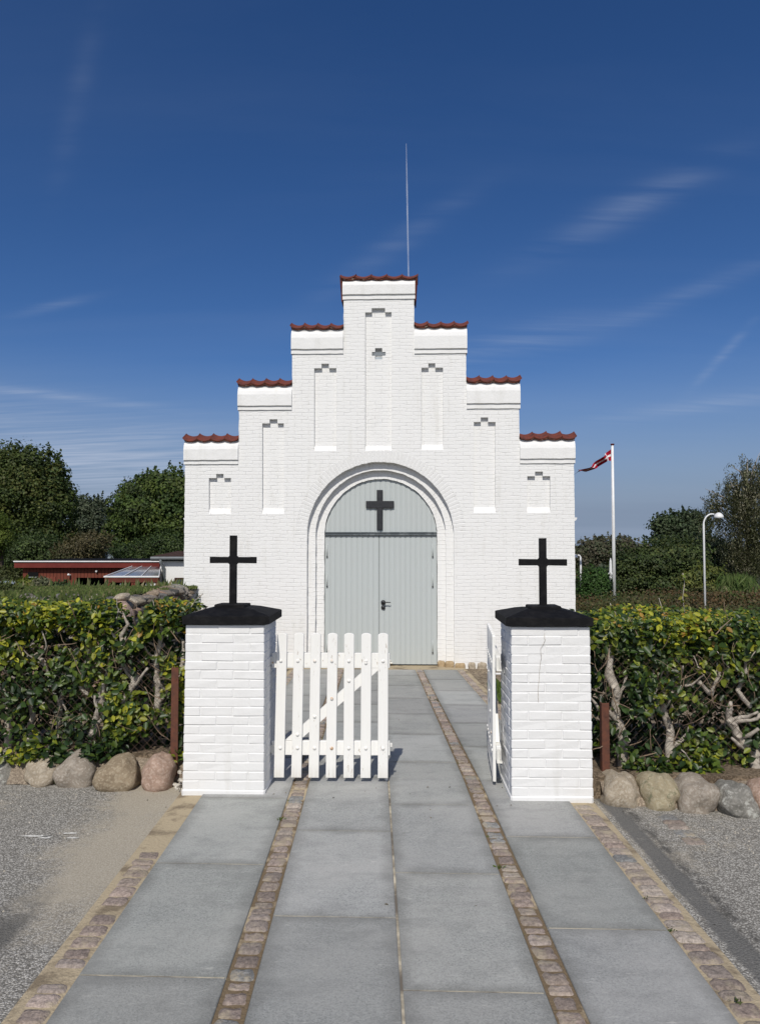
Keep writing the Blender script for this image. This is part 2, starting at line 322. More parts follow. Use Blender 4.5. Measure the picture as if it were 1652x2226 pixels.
def asphalt():
    m = mat('worn_asphalt', (.12,.12,.115), .9, .25); t = NT(m)
    uv = t.n('ShaderNodeTexCoord').outputs['UV']; o = t.obj(); sp = t.n('ShaderNodeSeparateXYZ'); t.l(uv, sp.inputs[0]); S, T = sp.outputs[0], sp.outputs[1]
    v1 = t.n('ShaderNodeTexVoronoi'); t.l(o, v1.inputs['Vector']); v1.inputs['Scale'].default_value = 115
    c1 = t.n('ShaderNodeSeparateColor'); t.l(v1.outputs['Color'], c1.inputs[0])
    v2 = t.n('ShaderNodeTexVoronoi'); t.l(o, v2.inputs['Vector']); v2.inputs['Scale'].default_value = 210
    c2 = t.n('ShaderNodeSeparateColor'); t.l(v2.outputs['Color'], c2.inputs[0])
    st = t.mix(t.rng(c1.outputs[0], .35, .95), (.18,.17,.152), (.53,.51,.465))
    st = t.mix(t.rng(c2.outputs[0], .7, .95, 0, .8), st, (.6,.58,.54)); st = t.mix(t.rng(v1.outputs['Distance'], .35, .8, 0, .85), st, (.135,.127,.11))
    # sand rubbed into the surface, thick beside the setts and the boulders
    n = t.noise(o, 1.6, 7, .66); nf = t.noise(o, 14, 6, .75)
    edge_l = t.rng(S, -2.05, -1.62, 0, 1); edge_r = t.rng(S, 2.5, 1.55, 0, .35)
    far = t.rng(T, 4.0, 5.7, 0, .38)
    left = t.math('LESS_THAN', S, 0.0)
    e = t.math('ADD', t.math('MULTIPLY', edge_l, left), t.math('MULTIPLY', edge_r, t.math('SUBTRACT', 1.0, left)))
    nearfade = t.rng(T, 3.1, 4.2, 0, 1)
    e = t.math('MULTIPLY', e, t.math('ADD', t.math('MULTIPLY', nearfade, .9), .1))
    sm = t.math('ADD', t.math('ADD', t.math('MULTIPLY', n, .9), t.math('MULTIPLY', nf, .35)), t.math('ADD', t.math('MULTIPLY', e, .42), t.math('MULTIPLY', far, .32)))
    sandf = t.rng(t.math('ADD', sm, t.math('MULTIPLY', t.math('SUBTRACT', t.noise(o, 48, 4, .8), .5), .35)), .78, 1.02, 0, .82)
    c = t.mix(sandf, st, t.mix(t.rng(t.noise(o, 95, 5, .85), .35, .65), (.27,.235,.18), (.50,.45,.36)))
    # dark repaired seams on both sides of the paving
    wob = t.math('MULTIPLY', t.math('SUBTRACT', t.noise(o, 5, 5, .7), .5), .10)
    sr = t.math('ADD', S, wob)
    def band(a, b, soft): return t.math('MULTIPLY', t.rng(sr, a-soft, a+soft), t.rng(sr, b+soft, b-soft))
    b1 = t.math('MULTIPLY', band(1.585, 1.70, .012), t.rng(t.noise(o, 9, 5, .7), .32, .42, .6, 1))
    c = t.mix(t.math('MULTIPLY', b1, .93), c, t.mix(t.rng(t.noise(o, 85, 5, .85), .35, .65), (.08,.078,.073), (.19,.187,.178)))
    b1b = t.math('MULTIPLY', band(1.70, 1.77, .03), t.rng(t.noise(o, 11, 6, .75), .40, .56))
    c = t.mix(t.math('MULTIPLY', b1b, .8), c, (.06,.058,.055))
    b2 = t.math('MULTIPLY', t.math('MULTIPLY', band(-1.86, -1.64, .03), t.rng(T, 4.1, 3.6)), t.rng(t.noise(o, 4, 6, .7), .38, .46, .3, 1))
    c = t.mix(t.math('MULTIPLY', b2, .85), c, t.mix(t.noise(o, 70, 4, .8), (.07,.068,.062), (.15,.145,.135)))
    t.color(c); h = t.math('SUBTRACT', t.math('MULTIPLY', t.math('SUBTRACT', 1.0, v1.outputs['Distance']), t.math('SUBTRACT', 1.0, sandf)), 0.0)
    t.normal(t.bump(h, .006, .8)); return m
M['asphalt'] = asphalt()
M['gravel'] = speck('brown_gravel', (.12,.09,.06), (.36,.29,.2), 38, .9, (.1,.075,.05), .5, .02)
M['soil'] = speck('dry_soil', (.10,.075,.05), (.26,.2,.14), 70, .95, (.07,.05,.035), .6, .02)
M['grass_soil'] = speck('mossy_earth', (.045,.055,.02), (.12,.12,.05), 14, .95, (.06,.04,.02), .6, .03)
M['ground'] = speck('far_meadow', (.04,.055,.02), (.08,.09,.04), 2, .95, (.1,.09,.04), .5, .05)
M['mortar'] = speck('brown_mortar', (.20,.16,.12), (.36,.30,.23), 120, .95, (.13,.1,.08), .6, .01)
def stone_mat(name, c1, c2, c3, lich=None, pits=.5):
    m = mat(name, c1, .85, .25); t = NT(m); o = t.obj()
    n = t.noise(o, 90, 6, .8); b = t.noise(o, 9, 6, .65); v = t.n('ShaderNodeTexVoronoi'); t.l(o, v.inputs['Vector']); v.inputs['Scale'].default_value = 75
    s_ = t.n('ShaderNodeSeparateColor'); t.l(v.outputs['Color'], s_.inputs[0])
    c = t.mix(t.rng(b, .35, .65), c1, c2); c = t.mix(t.rng(s_.outputs[0], .45, 1, 0, .8), c, c3); c = t.mix(t.rng(n, .55, .72, 0, .6), c, (c1[0]*.4, c1[1]*.4, c1[2]*.4))
    if lich: c = t.mix(t.rng(t.noise(o, 16, 6, .7), .56, .62, 0, .85), c, lich)
    t.color(c); t.normal(t.bump(t.math('ADD', n, t.math('MULTIPLY', b, 1.5)), .012, 1)); return m
# foliage
def leafmat(name, rough=.45, trans=.35, spec=.35):
    m = mat(name, (.1,.2,.05), rough, spec); t = NT(m); c = t.attr(); t.color(c)
    tr = t.n('ShaderNodeBsdfTranslucent'); t.l(t.mix(1.0, c, (1.3,1.5,.7), 'MULTIPLY'), tr.inputs[0])
    ms = t.n('ShaderNodeMixShader'); ms.inputs[0].default_value = trans; t.l(t.b.outputs[0], ms.inputs[1]); t.l(tr.outputs[0], ms.inputs[2])
    t.l(ms.outputs[0], t.t.nodes['Material Output'].inputs[0]); return m
M['leaf'] = leafmat('beech_leaf', .42, .3, .4)
M['tleaf'] = leafmat('tree_leaf', .6, .22, .25)
M['grass'] = leafmat('grass_blade', .7, .3, .2)
def bark(name, c1, c2, sc_=20):
    m = mat(name, c1, .85, .2); t = NT(m); o = t.obj(); n = t.noise(o, sc_, 6, .7); t.color(t.mix(t.rng(n, .35, .65), c1, c2)); t.normal(t.bump(n, .012, 1)); return m
M['bark_grey'] = bark('grey_beech_bark', (.52,.47,.40), (.24,.21,.18))
M['twig'] = bark('thin_twig_bark', (.30,.22,.15), (.16,.12,.09), 9)
M['bark'] = bark('brown_bark', (.10,.075,.055), (.05,.04,.03), 5)
M['bark_pale'] = bark('pale_birch_bark', (.4,.38,.35), (.15,.13,.12), 3)

# ------------------------------------------------------------------ ground sheets
def uvsheet(name, pts, m, uvf=ST):
    me = bpy.data.meshes.new(name); me.from_pydata([tuple(p) for p in pts], [], [tuple(range(len(pts)))])
    uv = me.uv_layers.new(name='uv')
    for i, l_ in enumerate(me.loops): uv.data[i].uv = uvf(Vector(pts[l_.vertex_index]))
    me.materials.append(m); o = bpy.data.objects.new(name, me); col.objects.link(o); return struct(o)
g = MB(); g.add([(-900,-300,-1.1),(900,-300,-1.1),(900,1500,-1.1),(-900,1500,-1.1)], [(0,1,2,3)]); struct(g.build('ground', M['ground']))
uvsheet('asphalt', [(-14,-6,0),(14,-6,0),(14,5.62,0),(-14,5.95,0)], M['asphalt'])
# yard behind the gate, sloping down to the chapel
g = MB(); ys = [5.3, 5.9, 13.0, 15.0]
for i in range(3):
    a, b = ys[i], ys[i+1]; za = (-.006 if a >= 5.9 else -.006)+zpath(a); zb = zpath(b)-.006
    g.add([(-4.2,a,za-.004),(4.2,a,za-.004),(4.2,b,zb-.004),(-4.2,b,zb-.004)], [(0,1,2,3)])
struct(g.build('yard', M['gravel']))
# terrain grids
def grid(name, x0, x1, y0, y1, nx, ny, fn, m, smooth=True):
    mb = MB(); vs = []; fs = []
    for j in range(ny+1):
        for i in range(nx+1):
            x = x0+(x1-x0)*i/nx; y = y0+(y1-y0)*j/ny; vs.append((x, y, fn(x, y)))
    for j in range(ny):
        for i in range(nx): k = j*(nx+1)+i; fs.append((k, k+1, k+nx+2, k+nx+1))
    mb.add(vs, fs); return struct(mb.build(name, m, smooth=smooth))
def zleft(x, y):
    z = 1.20 - (y-8.8)*.034 + .04*noise.noise(Vector((x*.8, y*.8, 0)))
    if x < -4.2: z -= min(.25, (-4.2-x)*.12)*max(0, 1-(y-8.8)/3)
    if y > 13: z -= (y-13)*.145
    if x < -6: z += 0
    return max(z, -1.05)
def zright(x, y):
    q = max(0.0, min(1.0, (y-7.5)/7.0)); z = -.4 + q*(.75 + .30*max(0, min(1, (x-5.0)/5.0))) + .06*noise.noise(Vector((x*.7, y*.7, 3)))
    if y > 17: z -= (y-17)*.06
    return max(z, -1.05)
grid('grass_bank', -14, -3.12, 8.85, 28, 40, 60, zleft, M['grass_soil'])
grid('planted_bank', 3.4, 30, 6.9, 40, 60, 70, zright, M['grass_soil'])

# ------------------------------------------------------------------ paving
sL = ST(G(103, 2226))[0]; sC0 = ST(G(465, 2226))[0]; sC1 = ST(G(530, 2226))[0]; sM = ST(G(877, 2226))[0]
sD0 = ST(G(1211, 2226))[0]; sD1 = ST(G(1276, 2226))[0]; sR = ST(G(1602, 2226))[0]
print('S lines', sL, sC0, sC1, sM, sD0, sD1, sR)
T_END = 12.62
def tj(px, py): return ST(G(px, py))[1]
def joints(a, pitch): 
    q = a
    while q > 1.6: q -= pitch
    r = []
    while q < T_END-.2: r.append(q); q += pitch
    return [1.2]+r+[T_END]
cols = [(sL, sC0, joints(tj(335, 2134), 1.115)), (sC1, sM, joints(tj(720, 2003), 1.10)), (sM, sD0, joints(tj(1030, 2168), 1.098)), (sD1, sR, joints(tj(1380, 2031), 1.115))]
pb = MB(); pb.cur = (1, 1, 1); SUV = []
for s0, s1_, js in cols:
    for a, b in zip(js[:-1], js[1:]):
        k = random.uniform(.80, 1.06); pb.cur = (k, k*random.uniform(.99, 1.01), k*random.uniform(.985, 1.015))
        gp = .0055; ch = .004; a1, b1 = a+gp, b-gp; x0, x1 = s0+gp, s1_-gp
        nseg = 6; top = []; z0 = random.uniform(.0195, .0215)
        for i in range(nseg+1):
            t_ = a1+(b1-a1)*i/nseg
            SUV += [(q_, i/nseg, 0, 1) for q_ in (0, 0, 0, 1, 1, 1)]
            top += [P(x0, t_, .0), P(x0, t_, z0-ch), P(x0+ch, t_, z0), P(x1-ch, t_, z0), P(x1, t_, z0-ch), P(x1, t_, 0)]
        fs = []
        for i in range(nseg):
            for k in range(5): q = i*6+k; fs.append((q, q+1, q+7, q+6))
        fs.append((5,4,3,2,1,0)); q = nseg*6; fs.append((q,q+1,q+2,q+3,q+4,q+5))
        fs = [tuple(reversed(f)) for f in fs]
        pb.add(top, fs)
pv = struct(pb.build('paving', M['slab'])); sa_ = pv.data.color_attributes.new('suv', 'FLOAT_COLOR', 'POINT'); sa_.data.foreach_set('color', np.array(SUV, 'f').ravel())
for s0, s1_, _js in ((cols[0][0], cols[0][1], 0), (cols[1][0], cols[2][1], 0), (cols[3][0], cols[3][1], 0)):
    jb = MB(); pts = []
    for i in range(61): t_ = 1.0+(T_END-1.0)*i/60; pts += [P(s0+.014, t_, .0168), P(s1_-.014, t_, .0168)]
    jb.add(pts, [(i*2, i*2+1, i*2+3, i*2+2) for i in range(60)]); struct(jb.build('slab_joints', M['joint']))
# sand bed: a sheet under slabs and setts, a little below their tops
bed = MB(); pts = []; nb = 30; e0, e1 = sL-.17, sR+.17
for i in range(nb+1):
    t_ = 1.0+(T_END+.35-1.0)*i/nb; pts += [P(e0, t_, .006), P(e0+.05, t_, .0105), P(e1-.05, t_, .0105), P(e1, t_, .006)]
bed.add(pts, [(i*4+k, i*4+k+1, i*4+k+5, i*4+k+4) for i in range(nb) for k in range(3)]); struct(bed.build('path', M['sand']))
def brownbed():
    m = mat('earthy_joint', (.2,.15,.1), .95, .1); t = NT(m); o = t.obj()
    c = t.mix(t.noise(o, 130, 5, .8), (.11,.08,.05), (.25,.19,.12)); c = t.mix(t.rng(t.noise(o, 2.2, 6, .7), .52, .60, 0, .9), c, (.46,.38,.26))
    c = t.mix(t.rng(t.noise(o, 5.1, 5, .7), .63, .68, 0, .7), c, (.09,.12,.03)); t.color(c); t.normal(t.bump(t.noise(o, 60, 5), .008, 1)); return m
M['brownbed'] = brownbed()
for (q0_, q1_) in ((sC0, sC1), (sD0, sD1)):
    ib = MB(); pts = []
    for i in range(61): t_ = 1.0+(T_END-1.0)*i/60; pts += [P(q0_-.004, t_, .0145), P(q1_+.004, t_, .0145)]
    ib.add(pts, [(i*2, i*2+1, i*2+3, i*2+2) for i in range(60)]); struct(ib.build('sett_bed', M['brownbed']))
setts = MB(); setts.cur = (.2,.2,.2)
SC = [(.30,.245,.22), (.26,.215,.195), (.33,.275,.25), (.25,.215,.195), (.215,.22,.225), (.29,.25,.23), (.33,.29,.26), (.24,.20,.18), (.31,.26,.23)]
def put_sett(s0, s1_, t0, t1, hgt, dark=1.0):
    c = random.choice(SC); k = random.uniform(.88, 1.3)*dark; setts.cur = (c[0]*k, c[1]*k, c[2]*k)
    n = 7; vs = []; fs = []; ph = random.uniform(0, 99); rnd = random.uniform(.006, .011); tw = random.uniform(-.006, .006)
    for j in range(n+1):
        for i in range(n+1):
            u = i/n*2-1; v = j/n*2-1
            e = max(abs(u), abs(v)); dz = 0 if e < .99 else -.012
            d = noise.noise(Vector((u*1.6+ph, v*1.6, ph)))*.006+noise.noise(Vector((u*5+ph, v*5, ph)))*.0022
            rr = (1-.07*abs(v)**4, 1-.07*abs(u)**4)
            ss = (s0+s1_)/2+(s1_-s0)/2*u*rr[0] + tw*v; t_ = (t0+t1)/2+(t1-t0)/2*v*rr[1] + noise.noise(Vector((ph, u, v)))*.004
            vs.append(P(ss, t_, hgt + d - rnd*(max(0, abs(u)-.45)**2+max(0, abs(v)-.45)**2)*1.6 + dz))
    for j in range(n):
        for i in range(n): k_ = j*(n+1)+i; fs.append((k_, k_+1, k_+n+2, k_+n+1))
    setts.add(vs, fs)
def sett_row(s0, s1_, t0, t1, h0, pit=.088, skip=None):
    t_ = t0
    while t_ < t1:
        l = pit*random.uniform(.7, 1.4)
        if not (skip and skip(t_)):
            j = random.uniform(-.004, .007); put_sett(s0+j, s1_-random.uniform(-.004, .007), t_+.0015, t_+l-.0015, h0+random.uniform(-.006, .003))
        t_ += l
sett_row(sC0, sC1, 1.3, T_END, .0235)
sett_row(sD0, sD1, 1.3, T_END, .0235)
sett_row(sL-.135, sL, 1.3, 5.35, .021, skip=lambda t_: (4.45 < t_ and random.random() < .8) or random.random() < .08)
sett_row(sR, sR+.135, 1.3, 5.3, .0225, skip=lambda t_: random.random() < .05)
sett_row(sR+.0, sR+.11, 6.3, T_END, .02); sett_row(sL-.11, sL, 6.3, T_END, .02)
q0 = ST(G(1462, 1792)); q1 = ST(G(1500, 1836))
sett_row(q0[0]-.06, q0[0]+.09, q1[1]-.02, q0[1]+.06, .010, .1)
struct(setts.build('sett_border', M['sett'], smooth=True))
th = MB(); th.add([P(sL-.3, T_END, .012), P(sR+.05, T_END, .012), P(sR+.05, 13.3, .012), P(sL-.3, 13.3, .012)], [(0,1,2,3)]); struct(th.build('door_threshold', M['sand']))

# ------------------------------------------------------------------ chapel
CH = empty('chapel', (0, 13.0, -.275), -TH)
tag(CH, 'white limewashed brick chapel with stepped gable and arched grey-blue doors behind the gate', 'chapel')
ORG = Vector((0, 13.0, -.275)); FN = Vector((-math.sin(TH), -math.cos(TH), 0)); FX = Vector((math.cos(TH), -math.sin(TH), 0))
def F(px, py, d=0.0):
    r = ray(px, py); o = Vector((0, 0, H)); n = Vector((math.sin(TH), math.cos(TH), 0))
    k = ((ORG-o).dot(n)+d)/r.dot(n); p = o+r*k-ORG; return (p.dot(FX), p.z)
def fx(px, py=1100): return F(px, py)[0]
def fz(py, px=826): return F(px, py)[1]
steps = [  # x0, x1, tile top y, sloped top y, band split y, upper line y, lower line y
    (403, 519, 953, 961, 977, 1001, 1009), (520, 635, 832, 841, 858, 883, 891), (636, 747, 709, 718, 735, 760, 769),
    (747, 899, 601, 610, 620, 641, 650),
    (901, 1012, 705, 714, 731, 759, 768), (1014, 1128, 825, 834, 850, 878, 888), (1129, 1247, 949, 958, 974, 998, 1007)]
WT = .38   # gable thickness
zb = -.35
S = []
for x0, x1, ty, sy, by, uy, ly in steps:
    xm = (x0+x1)/2; S.append([fx(x0, ty), fx(x1, ty), F(xm, ty)[1], F(xm, sy)[1], F(xm, by)[1], F(xm, uy)[1], F(xm, ly)[1]])
for i in range(6): m_ = (S[i][1]+S[i+1][0])/2; S[i][1] = m_; S[i+1][0] = m_
outl = [(S[0][0], zb)]
for i, s_ in enumerate(S): outl += [(s_[0], s_[3]), (s_[1], s_[3])]
outl += [(S[6][1], zb)]
ACX = fx(826.5, 1162); ACZ = fz(1163); PXM = 1660/13.0
def archcurve(r, zbot, n=64, jit=0.0):
    pts = [(ACX-r, zbot)]
    nv = 24
    for i in range(1, nv): pts.append((ACX-r+random.uniform(-jit, jit), zbot+(ACZ-zbot)*i/nv))
    for i in range(n+1):
        a = PI-PI*i/n; rr = r+random.uniform(-jit, jit); pts.append((ACX+rr*math.cos(a), ACZ+rr*math.sin(a)))
    for i in range(nv-1, 0, -1): pts.append((ACX+r+random.uniform(-jit, jit), zbot+(ACZ-zbot)*i/nv))
    pts.append((ACX+r, zbot)); return pts
r0, r1, r2 = 159.5/PXM, 142.5/PXM, 124.5/PXM
A0 = archcurve(r0, zb, jit=.004); A1 = archcurve(r1, zb, jit=.004); A2 = archcurve(r2, zb, jit=.004)
niches = [(454, 502, 1039, 1030, 470, 486, 1117), (570, 617, 920, 911, 586, 603, 1117), (683, 731, 800, 790, 699, 715, 980),
          (794, 851, 678, 669, 808, 837, 980), (916, 963, 799, 789, 931, 946, 978), (1030, 1077, 917, 907, 1045, 1061, 1115), (1146, 1196, 1035, 1025, 1163, 1180, 1115)]
NP = []
for x0, x1, sy, cy, c0, c1, by in niches:
    xm = (x0+x1)/2; ys_ = F(xm, sy)[1]; yc = F(xm, cy)[1]; yb = F(xm, by)[1]; ysm = F(xm, sy+7)[1]
    NP.append([(fx(x0, by), yb), (fx(x0, sy), ys_), (fx(c0, sy), ys_), (fx(c0, cy), yc), (fx(c1, cy), yc), (fx(c1, sy), ys_), (fx(x1, sy), ys_), (fx(x1, by), yb)])
def inside(p, poly):
    c = False; n = len(poly); x, y = p
    for i in range(n):
        x0, y0 = poly[i]; x1, y1 = poly[(i+1) % n]
        if (y0 > y) != (y1 > y) and x < (x1-x0)*(y-y0)/(y1-y0)+x0: c = not c
    return c
def flat_region(outer, holes, y, mb):
    pts = []; edges = []
    for loop in [outer]+holes:
        n0 = len(pts); pts += [Vector(p) for p in loop]; edges += [(n0+i, n0+(i+1) % len(loop)) for i in range(len(loop))]
    vs, _, fs, *_r = delaunay_2d_cdt(pts, edges, [], 0, 1e-6)
    keep = []
    for f in fs:
        c = sum((vs[i] for i in f), Vector((0, 0)))/len(f)
        if inside(c, outer) and not any(inside(c, h) for h in holes): keep.append(tuple(f) if y < .3 else tuple(reversed(f)))
    mb.add([(v.x, y, v.y) for v in vs], keep)
def strip(mb, loop, y0, y1, closed=True):
    n = len(loop); vs = [(x, y0, z) for x, z in loop]+[(x, y1, z) for x, z in loop]
    mb.add(vs, [(i, (i+1) % n, n+(i+1) % n, n+i) for i in range(n if closed else n-1)])
wall = MB()
# wall-edge roughness on the outline
rough = []
for i in range(len(outl)):
    a = outl[i]; b = outl[(i+1) % len(outl)]; rough.append(a)
    if abs(a[0]-b[0]) < .01:
        k = max(1, int(abs(b[1]-a[1])/.064))
        for j in range(1, k): rough.append((a[0]+random.uniform(-.004, .004), a[1]+(b[1]-a[1])*j/k))
archhole = [(x, z if z > zb+1e-6 else zb-.5) for x, z in A0]
outer_c = list(rough)
# open the outline at the doorway
outer_c = rough + [(A0[-1][0], zb)] + list(reversed(A0[1:-1])) + [(A0[0][0], zb)]
# vent in the middle niche
V0 = [(fx(815, 765), F(826, 757)), ]
flat_region(outer_c, NP, 0.0, wall)
strip(wall, rough, 0, WT); flat_region(outer_c, [], WT, wall)
ND = .062
for i, npoly in enumerate(NP):
    strip(wall, npoly[0:8], 0, ND, closed=False)
    zb0 = npoly[0][1]; back = [(npoly[0][0], zb0+.10)]+npoly[1:7]+[(npoly[7][0], zb0+.10)]
    holes = []
    if i == 3:
        x = lambda a: fx(a, 768); z = lambda b: F(823, b)[1]
        holes = [[(x(808), z(771)), (x(808), z(762.5)), (x(815), z(762.5)), (x(815), z(754)), (x(830.5), z(754)), (x(830.5), z(762.5)), (x(838), z(762.5)), (x(838), z(771)), (x(830.5), z(771)), (x(830.5), z(779)), (x(815), z(779)), (x(815), z(771))]]
        vent_poly = holes[0]
    flat_region(back, holes, ND, wall)
    wall.add([(npoly[0][0], 0, zb0), (npoly[7][0], 0, zb0), (npoly[7][0], ND, zb0+.10), (npoly[0][0], ND, zb0+.10)], [(0,1,2,3)])
strip(wall, vent_poly, ND, ND+.12)
W_ = wall.build('wall', M['lime'], CH)
vb = MB(); vx0, vx1 = min(p[0] for p in vent_poly), max(p[0] for p in vent_poly); vz0, vz1 = min(p[1] for p in vent_poly), max(p[1] for p in vent_poly)
vb.box(vx0-.02, vx1+.02, ND+.115, ND+.15, vz0-.02, vz1+.02); vo = vb.build('vent', M['lime_plain'], CH)
vb = MB(); k = 15; zc0, zc1 = vent_poly[0][1], vent_poly[1][1]
for i in range(k): xx = vx0+(vx1-vx0)*(i+.5)/k; vb.cbox(xx-.0035, xx+.0035, ND+.012, ND+.03, zc0, zc1, .001)
vb.cbox(vx0+.062, vx1-.062, ND+.02, ND+.06, vz0+.0, vz0+.05, .002)
vb.build('vent_grille', M['galv'], vo)
# arch orders
orders = MB(); D1, D2, D3 = .105, .205, .245
def ringface(a, b, y):
    n = len(a); orders.add([(x, y, z) for x, z in a]+[(x, y, z) for x, z in b], [(i, i+1, n+i+1, n+i) for i in range(n-1)])
ringface(A0, A1, D1); ringface(A1, A2, D2)
strip(orders, A0, 0, D1, False); strip(orders, A1, D1, D2, False); strip(orders, A2, D2, D3+.12, False)
me_o = orders.build('arch_reveal', M['lime_arch'], CH)
def polar_uv(o, both=True):
    me = o.data; uv = me.uv_layers.new(name='uv')
    for l_ in me.loops:
        x, y, z = me.vertices[l_.vertex_index].co
        if z > ACZ: a = math.atan2(z-ACZ, x-ACX); s_ = a*1.2; d = math.hypot(x-ACX, z-ACZ)
        else: s_ = (z-ACZ) if x > ACX else PI*1.2-(z-ACZ); d = abs(x-ACX)
        uv.data[l_.index].uv = (d+y, s_)
polar_uv(me_o)
# voussoir ring of upright bricks, a few millimetres proud
vr = MB(); nv = 66
for i in range(nv):
    a = PI*(i+.08)/nv; b = PI*(i+.92)/nv; ri = r0+.002; ro = r0+.205+random.uniform(-.004, .004); yy = -.0018+random.uniform(-.0012, .0006)
    ins = .004
    q = [(r0-.0, a), (ro, a), (ro, b), (r0-.0, b)]
    outv = [(ACX+r_*math.cos(t_), .002, ACZ+r_*math.sin(t_)) for r_, t_ in q]
    da = .006/r0; qi = [(ri+ins, a+da), (ro-ins, a+da), (ro-ins, b-da), (ri+ins, b-da)]
    inn = [(ACX+r_*math.cos(t_), yy, ACZ+r_*math.sin(t_)) for r_, t_ in qi]
    vr.add(outv+inn, [(4,7,6,5),(0,4,5,1),(1,5,6,2),(2,6,7,3),(3,7,4,0)])
vr.build('arch_ring', M['lime_pier'], CH)
# stepped copings
for i, (x0, x1, zt, zs, zsp, zu, zl) in enumerate(S):
    el = -.018 if i <= 3 else .004; er = .018 if i >= 3 else -.004
    cb = MB(); a, b = x0+el, x1+er
    n = 26
    prof = [(.01, zl-.004), (-.02, zl-.0), (-.02, zu-.001), (-.03, zu+.0), (-.045, zu+.008), (-.047, zsp), (-.03, (zsp+zs)/2), (.03, zs+.035), (WT/2, zs+.12), (WT+.04, zs), (WT+.04, zu), (WT, zl)]
    vs = []
    for k in range(n+1):
        xx = a+(b-a)*k/n
        for (yy, z_) in prof: vs.append((xx, yy+noise.noise(Vector((xx*5, z_*7, i)))*.005, z_+noise.noise(Vector((xx*7, yy*9, i+5)))*.006))
    m_ = len(prof); fs = []
    for k in range(n):
        for j in range(m_-1): fs.append((k*m_+j, k*m_+j+1, (k+1)*m_+j+1, (k+1)*m_+j))
    fs = [tuple(reversed(f)) for f in fs]; fs.append(tuple(range(m_))); fs.append(tuple(reversed(range(n*m_, n*m_+m_))))
    cb.add(vs, fs); cb.build('coping', M['lime_plain'], CH)
    # pantile cap: scalloped tiles sloping to front and back
    tb = MB(); nt_ = 5 if i == 3 else 4; xa, xb = (a-.05, b+.05) if i == 3 else (a-(.022 if i < 3 else .0), b+(.022 if i > 3 else .0))
    tw = (xb-xa)/nt_; zf = zt+.002
    for t_ in range(nt_):
        n = 12; vs = []
        dz = random.uniform(-.006, .006)
        for j in range(n+1):
            u = j/n; sag = -.040*math.sin(PI*u)**.9 + (.014 if i < 3 else -.014)*(.5-u)
            if u < .06 or u > .94: sag += .006
            for (yy, zz_) in ((-.045, 0), (WT/2, .11), (WT+.045, 0), (WT+.045, -.012), (WT/2, .09), (-.044, -.012)):
                vs.append((xa+tw*t_+tw*u*1.02, yy, zf+sag+zz_+dz))
        fs = []
        for j in range(n):
            for k in range(6): fs.append((j*6+k, j*6+(k+1) % 6, (j+1)*6+(k+1) % 6, (j+1)*6+k))
        fs += [tuple(range(5, -1, -1)), tuple(range(n*6, n*6+6))]
        tb.add(vs, [tuple(reversed(f)) for f in fs])
    # mortar under the tile edge
    vs = []; n = 12*nt_
    tb.build('roof_tiles', M['tile'], CH, smooth=False)
    mb_ = MB()
    for j in range(n+1):
        u = (j % 12)/12; sag = -.040*math.sin(PI*u)**.9; xx = xa+.02+(xb-xa-.04)*j/n
        vs += [(xx, -.038, zf+sag-.010), (xx, -.030, zf+sag-.028-.012*noise.noise(Vector((xx*20, i, 0)))), (xx, .05, zs+.02)]
    mb_.add(vs, [(j*3+k, j*3+k+1, (j+1)*3+k+1, (j+1)*3+k) for j in range(n) for k in range(2)])
    mb_.build('tile_bedding', M['tile_under'], CH)
# end tiles hanging down beside the top step
for sx, xx in ((-1, S[3][0]-.018), (1, S[3][1]+.018)):
    eb = MB(); z0 = S[3][2]; x_a = xx; x_b = xx+sx*.045
    vs = [(x_a, .0, z0-.03), (x_b, -.08, z0), (x_b, WT+.1, z0), (x_a, WT, z0-.03), (x_a, .0, z0-.44), (x_a+sx*.02, -.02, z0-.42), (x_a+sx*.02, WT+.02, z0-.42), (x_a, WT, z0-.44)]
    eb.add(vs, [(0,1,5,4), (1,2,6,5), (2,3,7,6), (4,5,6,7), (0,3,2,1), (0,4,7,3)]); eb.build('end_tile', M['tile'], CH)
# body of the building behind the gable
xl, xr = S[0][0]+.03, S[6][1]-.03; ze = F(403, 1122)[1]; zr = S[3][6]-1.0; xm = (xl+xr)/2
bb = MB(); bb.box(xl, xr, WT-.01, 15.5, zb, ze); bb.add([(xl, 15.5, ze), (xr, 15.5, ze), (xm, 15.5, zr)], [(0,1,2)]); bb.build('side_walls', M['lime'], CH)
rb = MB(); ov = .12
k_ = (zr-ze)/(xm-xl)
rb.add([(xl-.06, WT, ze-.05*k_+.05), (xm, WT, zr+.05), (xr+.06, WT, ze-.05*k_+.05), (xl-.06, 15.7, ze-.05*k_+.05), (xm, 15.7, zr+.05), (xr+.06, 15.7, ze-.05*k_+.05), (xl-.06, WT, ze-.05*k_), (xm, WT, zr), (xr+.06, WT, ze-.05*k_), (xl-.06, 15.7, ze-.05*k_), (xm, 15.7, zr), (xr+.06, 15.7, ze-.05*k_)],
       [(0,1,4,3), (1,2,5,4), (6,9,10,7), (7,10,11,8), (0,3,9,6), (2,8,11,5), (0,6,7,1), (1,7,8,2), (3,4,10,9), (4,5,11,10)])
rb.build('roof', M['tile'], CH)
